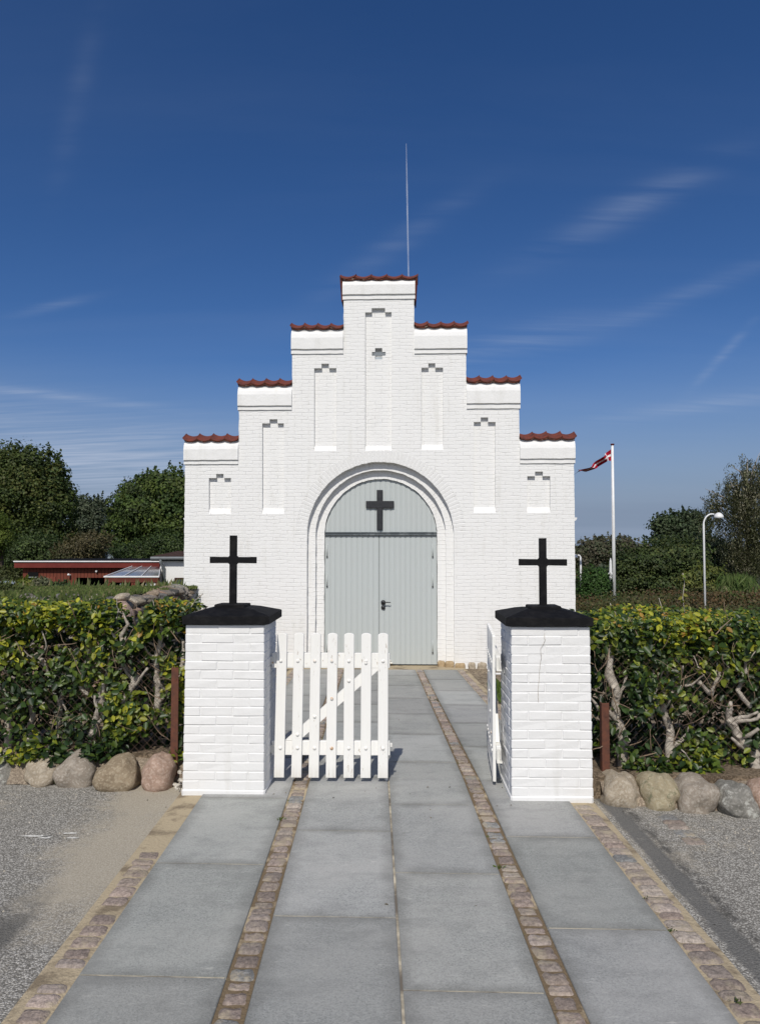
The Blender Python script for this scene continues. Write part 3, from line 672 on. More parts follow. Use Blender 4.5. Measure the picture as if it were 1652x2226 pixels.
for sx, xx in ((-1, xl), (1, xr)):
    gb = MB(); n = 8; vs = []
    for yy in (WT-.06, 15.6):
        for j in range(n+1):
            a = PI+PI*j/n; vs.append((xx+sx*.075+.068*math.cos(a), yy, ze-.02+.068*math.sin(a)))
    fs = [(j, j+1, n+2+j, n+1+j) for j in range(n)]+[tuple(range(n+1)), tuple(range(n+1, 2*n+2))]
    gb.add(vs, fs); gb.build('gutter', M['white_metal'], CH)
    if sx < 0:
        gb2 = MB(); gb2.tube([(xx-.06, .55, ze-.08), (xx-.045, .55, ze-.4), (xx-.045, .55, 0)], .032, 8); gb2.build('downpipe', M['white_metal'], CH, True)
# door leaves of narrow boards
TZ = fz(1160); DB = fz(1449)+.0; pitch = .0895
def board_strip(mb, x0, x1, ztopf, z0, y):
    z1a, z1b = ztopf(x0), ztopf(x1)
    if min(z1a, z1b) <= z0+.01: 
        return
    ch = .003
    vs = [(x0, y+.007, z0), (x0+ch, y, z0), (x1-ch, y, z0), (x1, y+.007, z0), (x0, y+.007, z1a), (x0+ch, y, z1a), (x1-ch, y, z1b), (x1, y+.007, z1b)]
    mb.add(vs, [(0,1,5,4), (1,2,6,5), (2,3,7,6), (0,3,2,1), (4,5,6,7)])
def arch_top(x):
    dx = abs(x-ACX); return ACZ+math.sqrt(max(0, (r2-.004)**2-dx*dx)) if dx < r2-.004 else ACZ
def boards(x0, x1, z0, topf):
    mb = MB(); x = x0
    n = max(1, round((x1-x0)/pitch)); p = (x1-x0)/n
    for i in range(n):
        a = x0+i*p; segs = 3
        for sgi in range(1):
            board_strip(mb, a+.0105, a+p-.0105, topf, z0, D3)
        board_strip(mb, a-.0075 if i else a, a+.0075, topf, z0, D3+.006)
    board_strip(mb, x1-.0075, x1, topf, z0, D3+.006)
    bz = [(x0, z0), (x1, z0)]+[(x1-(x1-x0)*k/20, topf(x1-(x1-x0)*k/20)) for k in range(21)]
    mb.add([(x_, D3+.0075, z_) for x_, z_ in bz], [tuple(range(len(bz)))])
    return mb
flatt = lambda x: TZ-.015
xL, xR = ACX-r2+.006, ACX+r2-.006; xmid = fx(823, 1300)
dl = boards(xL, xmid-.003, DB, flatt).build('door', M['door'], CH); dr = boards(xmid+.003, xR, DB, flatt).build('door', M['door'], CH)
boards(xL, xR, TZ+.03, arch_top).build('tympanum', M['door'], CH)
dk = MB(); dk.box(ACX-r2-.02, ACX+r2+.02, D3+.03, D3+.05, zb, ACZ+r2+.02); dk.build('door_backing', M['dark'], CH)
tr = MB()
tr.cbox(xL-.0, xR+.0, D3-.035, D3+.01, TZ-.028, TZ+.024, .004, .002); tr.cbox(xL, xR, D3-.045, D3-.0355, TZ+.012, TZ+.03, .002)
tr.build('transom', M['lead'], CH)
cr = MB(); cxx = fx(824.5, 1100)
cr.cbox(cxx-.052, cxx+.052, D3-.035, D3-.001, fz(1151), fz(1063), .004); cr.cbox(fx(794, 1095), fx(856, 1095), D3-.04, D3-.0015, fz(1103), fz(1087.5), .004)
cr.build('cross', M['iron'], CH)
hb = MB()
for hy in (1455+12, 1245+0, 1193): pass
for xx, door in ((708, dl), (941.5, dr)):
    for y0_, y1_ in ((1183, 1212), (1249, 1278), (1395, 1424)):
        h_ = MB(); X_ = fx(xx, y0_); h_.tube([(X_, D3-.012, fz(y1_-2.5)), (X_, D3-.012, fz(y0_))], .0085, 8)
        ho = h_.build('hinge', M['door'], door, True)
        t_ = MB(); t_.tube([(X_, D3-.012, fz(y1_+.5)), (X_, D3-.012, fz(y1_-2.5))], .0125, 8); t_.build('hinge_knuckle', M['iron'], ho, True)
hx = fx(832, 1317); hz1, hz2 = fz(1312), fz(1323)
hd = MB()
for z_ in (hz1, hz2-.0): hd.tube([(hx, D3-.022, z_), (hx, D3+.002, z_)], .040 if z_ == hz1 else .036, 20)
hd.tube([(hx, D3-.02, hz1+.002), (hx, D3-.06, hz1+.004), (hx+.03, D3-.068, hz1+.006), (hx+.13, D3-.062, hz1+.004)], [.012, .012, .010, .007], 8)
hd.build('door_handle', M['iron'], dr, True)
fs_ = MB(); fs_.tube([(fx(846, 1440), D3-.0, fz(1441)), (fx(846, 1440), D3-.03, fz(1441))], .028, 12); fs_.tube([(fx(843, 1445), D3-.03, fz(1446)), (fx(853, 1445), D3-.03, fz(1446))], .02, 8)
fs_.build('floor_bolt', M['hinge'], dr, True)

# ------------------------------------------------------------------ stones
def boulder(mb, c, sx, sy, sz, seed, rot=0, det=4, amp=.16, flat=.0, sq=2.4):
    bm = bmesh.new(); bmesh.ops.create_icosphere(bm, subdivisions=det, radius=1)
    cr_, sr_ = math.cos(rot), math.sin(rot)
    vs = []
    for v in bm.verts:
        p = v.co; k = (abs(p.x)**sq+abs(p.y)**sq+abs(p.z)**sq)**(-1/sq)
        q = p*k; f = 1+amp*noise.noise(q*1.1+Vector((seed, seed*2, 0)))+amp*.45*noise.noise(q*2.6+Vector((seed, 0, 5)))+amp*.1*noise.noise(q*9+Vector((seed, 0, 5)))
        q = q*f; x, y, z = q.x*sx, q.y*sy, q.z*sz
        x *= 1-flat*max(0, q.z); vs.append((c[0]+x*cr_-z*sr_, c[1]+y, c[2]+x*sr_+z*cr_))
    mb.add(vs, [tuple(v.index for v in f.verts) for f in bm.faces]); bm.free()
SM = {'grey': stone_mat('grey_fieldstone', (.30,.255,.205), (.37,.32,.265), (.50,.45,.385)),
      'tan': stone_mat('tan_fieldstone', (.34,.28,.205), (.43,.365,.28), (.54,.48,.385)),
      'brown': stone_mat('brown_fieldstone', (.25,.195,.13), (.34,.27,.185), (.46,.385,.28)),
      'pink': stone_mat('pink_granite_boulder', (.40,.275,.21), (.45,.32,.25), (.58,.45,.37)),
      'yellow': stone_mat('yellowish_boulder', (.36,.31,.2), (.42,.35,.24), (.48,.43,.31), (.2,.2,.12)),
      'lichen': stone_mat('lichened_dark_boulder', (.20,.195,.175), (.28,.265,.235), (.38,.365,.33), (.55,.55,.5)),
      'honey': stone_mat('honey_fieldstone', (.36,.26,.15), (.44,.33,.2), (.5,.4,.27))}
BO = [(-28, 40, 1637, 1703, 'lichen', 'dark grey boulder cut by the left picture edge, at the foot of the left hedge'),
      (57, 137, 1639, 1707, 'tan', 'light tan rounded boulder second from the left edge, weeds at its foot'),
      (122, 206, 1636, 1712, 'grey', 'greyish broad boulder in the middle of the left kerb row, tapering upwards'),
      (210, 303, 1643, 1719, 'brown', 'brown leaning boulder beside the pink one in the left kerb row'),
      (310, 379, 1639, 1719, 'pink', 'pink granite boulder nearest the left gate pier'),
      (1306, 1391, 1677, 1752, 'tan', 'tan pointed boulder nearest the right gate pier'),
      (1394, 1474, 1682, 1761, 'yellow', 'yellowish oval boulder second from the right gate pier'),
      (1471, 1559, 1689, 1768, 'grey', 'broad speckled grey-pink boulder in the middle of the right kerb row'),
      (1558, 1642, 1698, 1776, 'lichen', 'dark grey boulder spotted with pale lichen in the right kerb row'),
      (1630, 1722, 1694, 1772, 'pink', 'pinkish boulder cut by the right picture edge at the end of the row')]
for i, (x0, x1, y0, y1, k, lab) in enumerate(BO):
    g_ = G((x0+x1)/2, y1); yy = g_.y+.13; a = at(x0, (y0+y1)/2, yy-.04).x; b = at(x1, (y0+y1)/2, yy-.04).x; zt = at((x0+x1)/2, y0, yy).z
    mb = MB(); hz_ = (zt+.07)/2; boulder(mb, (0, 0, hz_-.07), (b-a)/2*.97, .17, hz_, 13.7*i+3, rot=random.uniform(-.12, .12), amp=.25, flat=[.1,.05,.16,.1,.05,.22,.1,-.02,.22,.1][i], sq=2.5)
    o = mb.build('boulder', SM[k], smooth=True, loc=((a+b)/2, yy, 0)); tag(o, lab, 'boulder', 'boulders along the kerb')
# mortar bed between the boulders, soil bed behind them
def bed_strip(name, pts, m, w0, w1, h, seed):
    mb = MB(); vs = []; n = len(pts)
    for i, (x, y) in enumerate(pts):
        for j, (dy, z) in enumerate(((-.02, -.01), (w0*.3, h*.55), (w0, h), (w1, h+.02), (w1+.02, -.02))):
            nz = noise.noise(Vector((x*4, j*3.1, seed))); vs.append((x, y+dy+nz*.02, z+nz*.03))
    mb.add(vs, [(i*5+j, (i+1)*5+j, (i+1)*5+j+1, i*5+j+1) for i in range(n-1) for j in range(4)]); return struct(mb.build(name, m, smooth=True))
lp = [(-6+4.55*i/120, 5.86) for i in range(121)]; rp_ = [(1.56+4.5*i/120, 5.40-.85*i/120) for i in range(121)]
bed_strip('kerb_bed', lp, M['mortar'], .07, .2, .15, 1.5); bed_strip('kerb_bed', rp_, M['mortar'], .08, .6, .11, 4.5)
g = MB(); g.box(-6, -1.42, 5.98, 6.9, -.1, .19); struct(g.build('hedge_soil', M['soil'])); g = MB(); g.box(1.5, 6.2, 5.5, 7.1, -.1, .16); struct(g.build('hedge_soil', M['soil']))

# ------------------------------------------------------------------ gate piers
def pier(name, x0, x1, y0, y1, zt, capdims, cross, label, lean=0.0):
    w_, d_ = x1-x0, y1-y0; t = empty(name, ((x0+x1)/2, (y0+y1)/2, 0), -TH*.6); tag(t, label, 'gate pier', 'white gate piers with black crosses')
    core = MB(); hw, hd_ = w_/2, d_/2
    rh = .0655; n = int(round((zt-.05)/rh)); rh = (zt-.05)/n
    for r_ in range(n):
        z0 = .05+r_*rh; z1 = z0+rh-.005
        L_ = .235
        def row(a, b, off, cb_):
            x = a-(.117 if off else 0)*0; first = True; segs = []
            cur = a; ln = L_/2 if off else L_
            while cur < b-.02:
                nx = min(b, cur+ln); 
                if b-nx < .05: nx = b
                segs.append((cur, nx)); cur = nx; ln = L_
            for p_, q_ in segs: cb_(p_+(.0 if p_ == a else .0025), q_-(.0 if q_ == b else .0025))
        off = r_ % 2 == 0; j = .0022
        taper = .008*(1-z0/zt)
        HW = hw+taper; HD = hd_+taper
        core.box(-HW+.0035, HW-.0035, -HD+.0035, HD-.0035, z0-.0055, z0+rh-.0052)
        if r_ == n-1: z1 = z0+rh-.004
        row(-HW, HW, off, lambda p_, q_: core.cbox(p_, q_, -HD+random.uniform(-.002,.002), -HD+.11, z0, z1, .0045, j))
        row(-HW, HW, not off, lambda p_, q_: core.cbox(p_, q_, HD-.11, HD, z0, z1, .0045, j))
        row(-HD+.118, HD-.118, not off, lambda p_, q_: (core.cbox(-HW+random.uniform(-.002,.002), -HW+.11, p_, q_, z0, z1, .0045, j), core.cbox(HW-.11, HW+random.uniform(-.002,.002), p_, q_, z0, z1, .0045, j)))
    core.cbox(-hw-.014, hw+.014, -hd_-.014, hd_+.014, -.03, .052, .012, .004)
    core.build('shaft', M['lime_pier'], t)
    # overhanging cap: slab edge, low pyramid, plinth block
    ow, oh, pw, ph_, bw_, bh = capdims
    cdx = .012 if x0 < 0 else -.012; cp = MB(); a = hw+ow; b = hd_+ow
    lv = [(a-.02, b-.02, zt-.0), (a, b, zt+.006), (a, b, zt+oh), (a-.012, b-.012, zt+oh+.006), (pw+.05, pw+.05, zt+oh+ph_-.008), (pw+.005, pw+.005, zt+oh+ph_)]
    seg = 10; vs = []
    for (ax, by, z_) in lv:
        ringp = []
        for k in range(seg): ringp.append((-ax+2*ax*k/seg, -by))
        for k in range(seg): ringp.append((ax, -by+2*by*k/seg))
        for k in range(seg): ringp.append((ax-2*ax*k/seg, by))
        for k in range(seg): ringp.append((-ax, by-2*by*k/seg))
        for (x_, y_) in ringp: vs.append((x_+cdx, y_, z_+noise.noise(Vector((x_*8, y_*8, z_*3)))*.002))
    m_ = seg*4; fs = [(i*m_+k, i*m_+(k+1) % m_, (i+1)*m_+(k+1) % m_, (i+1)*m_+k) for i in range(len(lv)-1) for k in range(m_)]
    fs.append(tuple(reversed(range(m_)))); fs.append(tuple(range((len(lv)-1)*m_, len(lv)*m_)))
    cp.add(vs, fs); zp = zt+oh+ph_
    cp.cbox(-bw_, bw_, -bw_, bw_, zp-.03, zp+bh, .007, .003); co = cp.build('cap', M['black'], t)
    cz, ah, at0, aw, cw, cx0, cx1 = cross
    cc = MB(); zc = zp+bh-.004; top = cz; az = at0; h2 = ah/2
    # cross with small fillets where the arms meet
    fl = .010
    def outl_():
        return [(-cw/2, zc), (cw/2, zc), (cw/2, az-h2-fl), (cw/2+fl, az-h2), (cx1, az-h2-.002), (cx1, az+h2), (cw/2+fl, az+h2), (cw/2, az+h2+fl), (cw/2, top), (-cw/2, top), (-cw/2, az+h2+fl), (-cw/2-fl, az+h2), (cx0, az+h2+.002), (cx0, az-h2), (-cw/2-fl, az-h2), (-cw/2, az-h2-fl)]
    o_ = outl_(); n_ = len(o_); ch = .003
    def inset(p): return (p[0]*.97, az+(p[1]-az)*.992)
    vs = [(x_, -cw/2+ch, z_) for x_, z_ in o_]+[(x_, cw/2-ch, z_) for x_, z_ in o_]+[(inset(p)[0], -cw/2, inset(p)[1]) for p in o_]+[(inset(p)[0], cw/2, inset(p)[1]) for p in o_]
    fs = [(i, n_+i, n_+(i+1) % n_, (i+1) % n_) for i in range(n_)]+[(i, (i+1) % n_, 2*n_+(i+1) % n_, 2*n_+i) for i in range(n_)]+[(n_+i, 3*n_+i, 3*n_+(i+1) % n_, n_+(i+1) % n_) for i in range(n_)]
    fs += [tuple(2*n_+i for i in range(n_)), tuple(reversed([3*n_+i for i in range(n_)]))]
    cc.add(vs, fs); cro = cc.build('cross', M['black'], t)
    return t
YL, YR = 5.55, 5.40
lx0, lx1 = at(404.5, 1400, YL).x, at(576, 1400, YL).x; lzt = at(490, 1355, YL).z
yc = YL+.27
zz1 = lambda py, y_: at(510, py, y_).z
pL = pier('gate_pier', lx0, lx1, YL, YL+.54, lzt-.01, (.030, .060, .12, .05, .115, .022), (zz1(1164, yc), .046, zz1(1217.5, yc), 0, .05, -.175, .175), 'white brick gate pier with a black cap and cross, left of the picket gate')
rx0, rx1 = at(1114, 1400, YR).x, at(1284, 1400, YR).x; rzt = at(1200, 1359, YR).z; yc2 = YR+.27
pR = pier('gate_pier', rx0, rx1, YR, YR+.54, rzt-.01, (.030, .060, .12, .048, .113, .022), (zz1(1170, yc2), .046, zz1(1222.5, yc2), 0, .05, -.175, .175), 'white brick gate pier with black cap and cross, right of the open gate')
cb2 = MB(); cpts = [(1183, 1376), (1184, 1392), (1180, 1402), (1175, 1410), (1176, 1432), (1173, 1446), (1172, 1470), (1170, 1486), (1169, 1510), (1170, 1532)]; pp_ = []
mi = (Matrix.Translation(pR.location) @ Matrix.Rotation(pR.rotation_euler.z, 4, 'Z')).inverted()
for k in range(len(cpts)-1):
    for j in range(4):
        u = j/4; q = mi @ at(cpts[k][0]*(1-u)+cpts[k+1][0]*u+random.uniform(-.5, .5), cpts[k][1]*(1-u)+cpts[k+1][1]*u, YR); pp_.append((q.x, -.2775-.001, q.z))
cb2.tube(pp_, [.0007+.0007*abs(math.sin(k*1.7)) for k in range(len(pp_))], 4); cb2.build('crack', bark('sandy_crack', (.42,.36,.28), (.28,.24,.19)), pR)
print('piers', lx0, lx1, lzt, rx0, rx1, rzt)
rbm = MB()
for k in range(20): boulder(rbm, (lx0-.02-abs(random.gauss(0, .045)), YL+.03+random.random()*.2, abs(random.gauss(0, .05))), random.uniform(.008,.02), .015, random.uniform(.008,.016), k*7.1, det=2, amp=.6)
tag(rbm.build('mortar_rubble', speck('old_mortar', (.42,.38,.32), (.66,.63,.57), 60, .9, (.3,.26,.2), .5, .01)), 'heap of white mortar rubble against the left side of the left gate pier', 'rubble')

# ------------------------------------------------------------------ gate leaves
def leaf_gate(loc, rz, mirror, label):
    t = empty('picket_gate', loc, rz); tag(t, label, 'gate', 'white picket gate leaves'); sg = -1 if mirror else 1
    ptch = .1285; w_ = .076; z0, z1 = .055, 1.135
    def xb(mb, x0, x1, *a, **k): mb.cbox(min(sg*x0, sg*x1), max(sg*x0, sg*x1), *a, **k)
    for i in range(7):
        x = .012+i*ptch; pk = MB(); n = 8; yy = -.024+random.uniform(-.001, .001); ln = random.uniform(-.003, .003) - .018*(1-i/6)
        prof = [(x, z0), (x+w_, z0)]+[(x+w_/2+w_/2*math.cos(PI*k/n), z1-.018+.018*math.sin(PI*k/n)) for k in range(n+1)]
        prof = [(sg*(a+ (ln*(.6-b) if not mirror else 0)), b) for a, b in prof]
        if mirror: prof.reverse()
        m_ = len(prof); cxp = sum(p[0] for p in prof)/m_
        vs = [(a, yy+.003, b) for a, b in prof]+[(cxp+(a-cxp)*.92, yy, b-(.003 if b > .5 else -.003)) for a, b in prof]+[(a, yy+.023, b) for a, b in prof]
        fs = [(k, (k+1) % m_, m_+(k+1) % m_, m_+k) for k in range(m_)]+[(k, 2*m_+k, 2*m_+(k+1) % m_, (k+1) % m_) for k in range(m_)]
        fs += [tuple(range(m_, 2*m_)), tuple(reversed(range(2*m_, 3*m_)))]
        pk.add(vs, fs); po = pk.build('picket', M['white_wood'], t)
        zs_ = [.925, .275]
        if 1 <= i <= 5: zs_.append(.275+.10+(i-1)*.134)
        for zz_ in zs_:
            bm_ = MB(); cxb = sg*(x+w_/2); vs = []
            for (rr, dy) in ((.0135, 0), (.012, -.005), (.008, -.009), (.0, -.0105)):
                for k in range(12): vs.append((cxb+rr*math.cos(2*PI*k/12), yy+dy+.0005, zz_+rr*math.sin(2*PI*k/12)))
            bm_.add(vs, [(r_*12+k, (r_+1)*12+k, (r_+1)*12+(k+1) % 12, r_*12+(k+1) % 12) for r_ in range(3) for k in range(12)])
            bm_.build('bolt', M['bolt'], po, True)
    for za, zb_ in ((.868, .982), (.216, .322)):
        rl = MB(); xb(rl, -.02, .875, .0, .036, za, zb_, .003, .0015) if False else rl.cbox(min(sg*-.02, sg*.872), max(sg*-.02, sg*.872), .0, .036, za, zb_, .003, .0015); rl.build('rail', M['white_wood'], t)
    # diagonal brace between the rails
    bc = MB(); p0 = Vector((.10, .325)); p1 = Vector((.80, .868)); d = (p1-p0).normalized(); nrm = Vector((-d.y, d.x))*.037
    q = [p0-Vector((0, .0))+Vector((-.02, 0)), p0+Vector((.09, 0)), p1+Vector((.0, 0)), p1+Vector((-.105, 0))]
    q = [(sg*a.x, a.y) for a in q]
    if mirror: q.reverse()
    vs = [(a, .001, b) for a, b in q]+[(a, .03, b) for a, b in q]; bc.add(vs, [(0,1,2,3), (7,6,5,4), (0,4,5,1), (1,5,6,2), (2,6,7,3), (3,7,4,0)]); bc.build('brace', M['white_wood'], t)
    for zz_ in (.925, .262):
        hg = MB(); hg.cbox(min(sg*-.055, sg*-.005), max(sg*-.055, sg*-.005), -.004, .03, zz_-.03, zz_+.03, .005); hg.tube([(sg*-.055, .012, zz_-.038), (sg*-.055, .012, zz_+.045)], .014, 10)
        hg.cbox(min(sg*-.10, sg*-.04), max(sg*-.10, sg*-.04), 0, .04, zz_-.045, zz_-.036, .002); hg.build('hinge', M['hinge'], t)
    lb = MB(); lb.tube([(sg*.845, .045, .02), (sg*.845, .045, .5)], .007, 8); lb.tube([(sg*.845, .045, .0), (sg*.845, .045, .045)], .011, 8)
    lb.cbox(min(sg*.82, sg*.89), max(sg*.82, sg*.89), .037, .05, .27, .30, .002)
    if mirror: lb.tube([(sg*.80, .04, .55), (sg*.9, .045, .55), (sg*.93, .045, .58)], .006, 6)
    lb.build('drop_bolt', M['bolt'], t)
    return t
gl = at(598, 1690, 5.83)
leaf_gate((gl.x-.012+.004, 5.83, 0), -TH*.5, False, 'closed white picket gate leaf with diagonal brace, hung on the left pier')
gr = leaf_gate((rx0-.075, 5.70, 0), R(-90)-R(5.5), True, 'white picket gate leaf standing open, seen edge-on beside the right pier')

# ------------------------------------------------------------------ leaves
def leafmesh(name, pos, nrm, size, colr, m, parent=None, kind6=True, aspect=.62, fold=.25, dirs=None):
    n = len(pos); pos = np.asarray(pos, float); nrm = np.asarray(nrm, float); nrm /= np.linalg.norm(nrm, axis=1, keepdims=True)+1e-9
    d = rng.normal(size=(n, 3)) if dirs is None else np.asarray(dirs, float)
    d = d - nrm*np.sum(d*nrm, axis=1, keepdims=True); d /= np.linalg.norm(d, axis=1, keepdims=True)+1e-9
    s_ = np.cross(nrm, d); L_ = np.asarray(size).reshape(-1, 1); W_ = L_*aspect*.5
    if kind6:
        droop = nrm*L_*-.18
        v = [pos, pos+d*L_*.28-s_*W_*.85+nrm*W_*fold, pos+d*L_*.66-s_*W_*.8+nrm*W_*fold+droop*.4, pos+d*L_+droop, pos+d*L_*.66+s_*W_*.8+nrm*W_*fold+droop*.4, pos+d*L_*.28+s_*W_*.85+nrm*W_*fold]
        V = np.stack(v, 1).reshape(-1, 3); base = (np.arange(n)*6).reshape(-1, 1)
        Fc = np.concatenate([base+np.array([[0, 3, 2, 1]]), base+np.array([[0, 5, 4, 3]])], 1).reshape(-1, 4); k = 6
    else:
        v = [pos-d*L_*.5, pos+s_*W_, pos+d*L_*.5, pos-s_*W_]; V = np.stack(v, 1).reshape(-1, 3)
        Fc = (np.arange(n)*4).reshape(-1, 1)+np.array([[0, 1, 2, 3]]); k = 4
    me = bpy.data.meshes.new(name); me.vertices.add(len(V)); me.vertices.foreach_set('co', V.astype('f').ravel())
    nf = len(Fc); me.loops.add(nf*4); me.loops.foreach_set('vertex_index', Fc.astype('i').ravel())
    me.polygons.add(nf); me.polygons.foreach_set('loop_start', np.arange(0, nf*4, 4, dtype='i')); me.polygons.foreach_set('loop_total', np.full(nf, 4, 'i'))
    me.update(calc_edges=True)
    ca = me.color_attributes.new('col', 'FLOAT_COLOR', 'POINT'); C4 = np.ones((len(V), 4), 'f'); C4[:, :3] = np.repeat(np.asarray(colr), k, 0); ca.data.foreach_set('color', C4.ravel())
    me.materials.append(m); o = bpy.data.objects.new(name, me); col.objects.link(o)
    if parent: o.parent = parent
    return o
def nz3(p, s_, seed): return np.array([noise.noise(Vector((a*s_+seed, b*s_, c*s_))) for a, b, c in p])
def pick(cols_, n, wts): return np.array(cols_)[rng.choice(len(cols_), n, p=np.array(wts)/sum(wts))]
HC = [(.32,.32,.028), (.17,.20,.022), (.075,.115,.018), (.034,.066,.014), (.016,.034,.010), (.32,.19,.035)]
def hedge(name, label, x0, x1, y0, y1, z0, z1, nleaf, trunks, dip=None, yfar=None, seedo=0):
    t = empty(name, ((x0+x1)/2, (y0+y1)/2, z0)); tag(t, label, 'hedge', 'beech hedges beside the gate'); L0 = np.array(t.location)
    # outer shell: front face and top, uneven
    def ztop(x): return z1+.05*np.array([noise.noise(Vector((q*1.7, 3.3+seedo, 0))) for q in x])+(dip(x) if dip else 0)
    n1 = int(nleaf*.62); x = rng.uniform(x0, x1, n1); z = z0+(ztop(x)-z0)*rng.uniform(0, 1, n1)**.85
    depth = rng.exponential(.085, n1); y = y0+depth
    p = np.stack([x, y, z], 1); dens = 1.25*nz3(p, 3.2, 5.0+seedo)+.9*nz3(p, 7.5, 1.0)+.42*((z-z0)/(z1-z0))**1.6-.20
    keep = rng.uniform(-.30, .10, n1) < dens; p = p[keep]
    bulge = .06*nz3(p, 2.2, 9.0); p[:, 1] += bulge
    nr = np.stack([rng.normal(0, .55, len(p)), -1+rng.normal(0, .45, len(p)), .55+rng.normal(0, .5, len(p))], 1)
    n2 = int(nleaf*.38); x = rng.uniform(x0, x1, n2); yb_ = y1; y = rng.uniform(y0-.02, yb_, n2); zt_ = ztop(x); edge = np.clip((y-y0)/.18, 0, 1)
    z = zt_-.09*(1-edge)**2-rng.exponential(.035, n2)+.03*nz3(np.stack([x, y, y*0], 1), 6, 2)
    p2 = np.stack([x, y, z], 1); nr2 = np.stack([rng.normal(0, .45, n2), -.45+rng.normal(0, .45, n2), 1+rng.normal(0, .3, n2)], 1)
    n3 = int(nleaf*.36); x = rng.uniform(x0, x1, n3); y = y0+rng.uniform(.22, y1-y0, n3); z = rng.uniform(z0, 1, n3)*0+z0+(ztop(x)-.03-z0)*rng.uniform(0, 1, n3); p3 = np.stack([x, y, z], 1); nr3 = rng.normal(size=(n3, 3)); nr3[:, 1] -= .8
    n4 = int(nleaf*.09); x = rng.uniform(x0, x1, n4); z = z0-.03+rng.exponential(.07, n4); y = y0-rng.uniform(-.02, .10, n4)*(z < z0+.12); p4 = np.stack([x, y, z], 1); k4 = nz3(p4, 2.5, 60+seedo) > -.12; p4 = p4[k4]; nr4 = rng.normal(size=(len(p4), 3))*.6+np.array([0, -.6, .8])
    Pp = np.concatenate([p, p2, p3, p4]); Nn = np.concatenate([nr, nr2, nr3, nr4])
    # leaves thin out where the bare trunks stand clear
    keepm = np.ones(len(Pp), bool)
    for tr_ in trunks:
        pts = [at(px, py, y0+tr_.get('d', .14)) for px, py in tr_['p']]
        for a_, b_ in zip(pts[:-1], pts[1:]):
            A = np.array([a_.x, a_.z]); B = np.array([b_.x, b_.z]); Q = Pp[:, [0, 2]]; ab = B-A; u = np.clip(((Q-A)@ab)/(ab@ab+1e-9), 0, 1); dd = np.linalg.norm(Q-(A+u[:, None]*ab), axis=1)
            keepm &= ~((dd < max(tr_['r'])*1.5+.005) & (Pp[:, 1] < y0+tr_.get('d', .14)+.05) & (rng.uniform(0, 1, len(Pp)) < .42))
    Pp = Pp[keepm]; Nn = Nn[keepm]; n = len(Pp)
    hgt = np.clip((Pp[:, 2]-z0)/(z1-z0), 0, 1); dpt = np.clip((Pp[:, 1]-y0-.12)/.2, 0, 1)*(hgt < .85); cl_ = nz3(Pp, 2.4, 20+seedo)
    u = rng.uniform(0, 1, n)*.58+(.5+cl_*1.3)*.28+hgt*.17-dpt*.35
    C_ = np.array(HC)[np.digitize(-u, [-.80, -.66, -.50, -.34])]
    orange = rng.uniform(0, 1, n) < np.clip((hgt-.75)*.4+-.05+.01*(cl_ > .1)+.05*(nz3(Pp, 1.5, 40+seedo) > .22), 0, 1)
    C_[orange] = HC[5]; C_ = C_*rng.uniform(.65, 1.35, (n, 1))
    sz = rng.uniform(.030, .076, n)*np.where(hgt > .9, .8, 1)
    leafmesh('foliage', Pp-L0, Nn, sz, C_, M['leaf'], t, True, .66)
    for tr_ in trunks:
        mb = MB(); y_ = y0+tr_.get('d', .14); pts = [at(px, py, y_+.02*math.sin(k)) for k, (px, py) in enumerate(tr_['p'])]
        fine = []; rad = []; r0_, r1_ = tr_['r']
        for i in range(len(pts)-1):
            for k in range(6):
                u_ = k/6; q = pts[i].lerp(pts[i+1], u_); s_ = (i+u_)/(len(pts)-1); q = q+Vector([noise.noise(q*9+Vector((k_, 0, 0)))*.022 for k_ in (0, 7, 13)])
                fine.append(q-t.location); rad.append((r0_+(r1_-r0_)*s_)*(1+.35*noise.noise(q*22))*(1 if s_ < .75 else 1-.78*((s_-.75)/.25)**1.5))
        mb.tube(fine, rad, 10)
        for k in range(int(tr_.get('b', 5)*.55)):
            i = random.randrange(2, len(fine)-1); q = fine[i].copy(); d = Vector((random.uniform(-1, 1), random.uniform(-.5, .1), random.uniform(.0, 1))).normalized(); pp = [q.copy()]
            for s_ in range(random.randint(3, 7)): d = (d+Vector((random.uniform(-.6, .6), random.uniform(-.3, .2), random.uniform(-.2, .55)))).normalized(); q = q+d*.045; pp.append(q.copy())
            rr = [rad[i]*.55*(1-.55*s_/len(pp))*(1+random.uniform(-.2, .25)) for s_ in range(len(pp))]; mb.tube(pp, rr, 7)
        for k in range(tr_.get('k', 5)):
            i = random.randrange(1, len(fine)); q = fine[i]; boulder(mb, (q.x+random.uniform(-1, 1)*rad[i]*.6, q.y-rad[i]*.5, q.z), rad[i]*.6, rad[i]*.6, rad[i]*.55, k*3.3, det=2, amp=.5)
        mb.build('trunk', M['bark_grey'], t, True)
    # fine twigs threading through the leaves
    tw = MB(); rs = random.Random(5+seedo)
    for k in range(170):
        q = Vector((rs.uniform(x0, x1), y0+rs.uniform(.0, .16), rs.uniform(z0+.05, z1-.12))); d = Vector((rs.uniform(-1, 1), rs.uniform(-.4, .1), rs.uniform(-.1, 1.2))).normalized(); pp = [q-t.location]
        for j in range(rs.randint(3, 7)): d = (d+Vector((rs.uniform(-.35, .35), rs.uniform(-.2, .15), rs.uniform(-.1, .3)))).normalized(); q = q+d*.04; pp.append(q-t.location)
        r_ = rs.uniform(.0022, .0055); tw.tube(pp, [r_*(1-.5*j/len(pp)) for j in range(len(pp))], 5)
    tw.build('twigs', M['twig'], t, True)['kind'] = 'stuff'
    return t
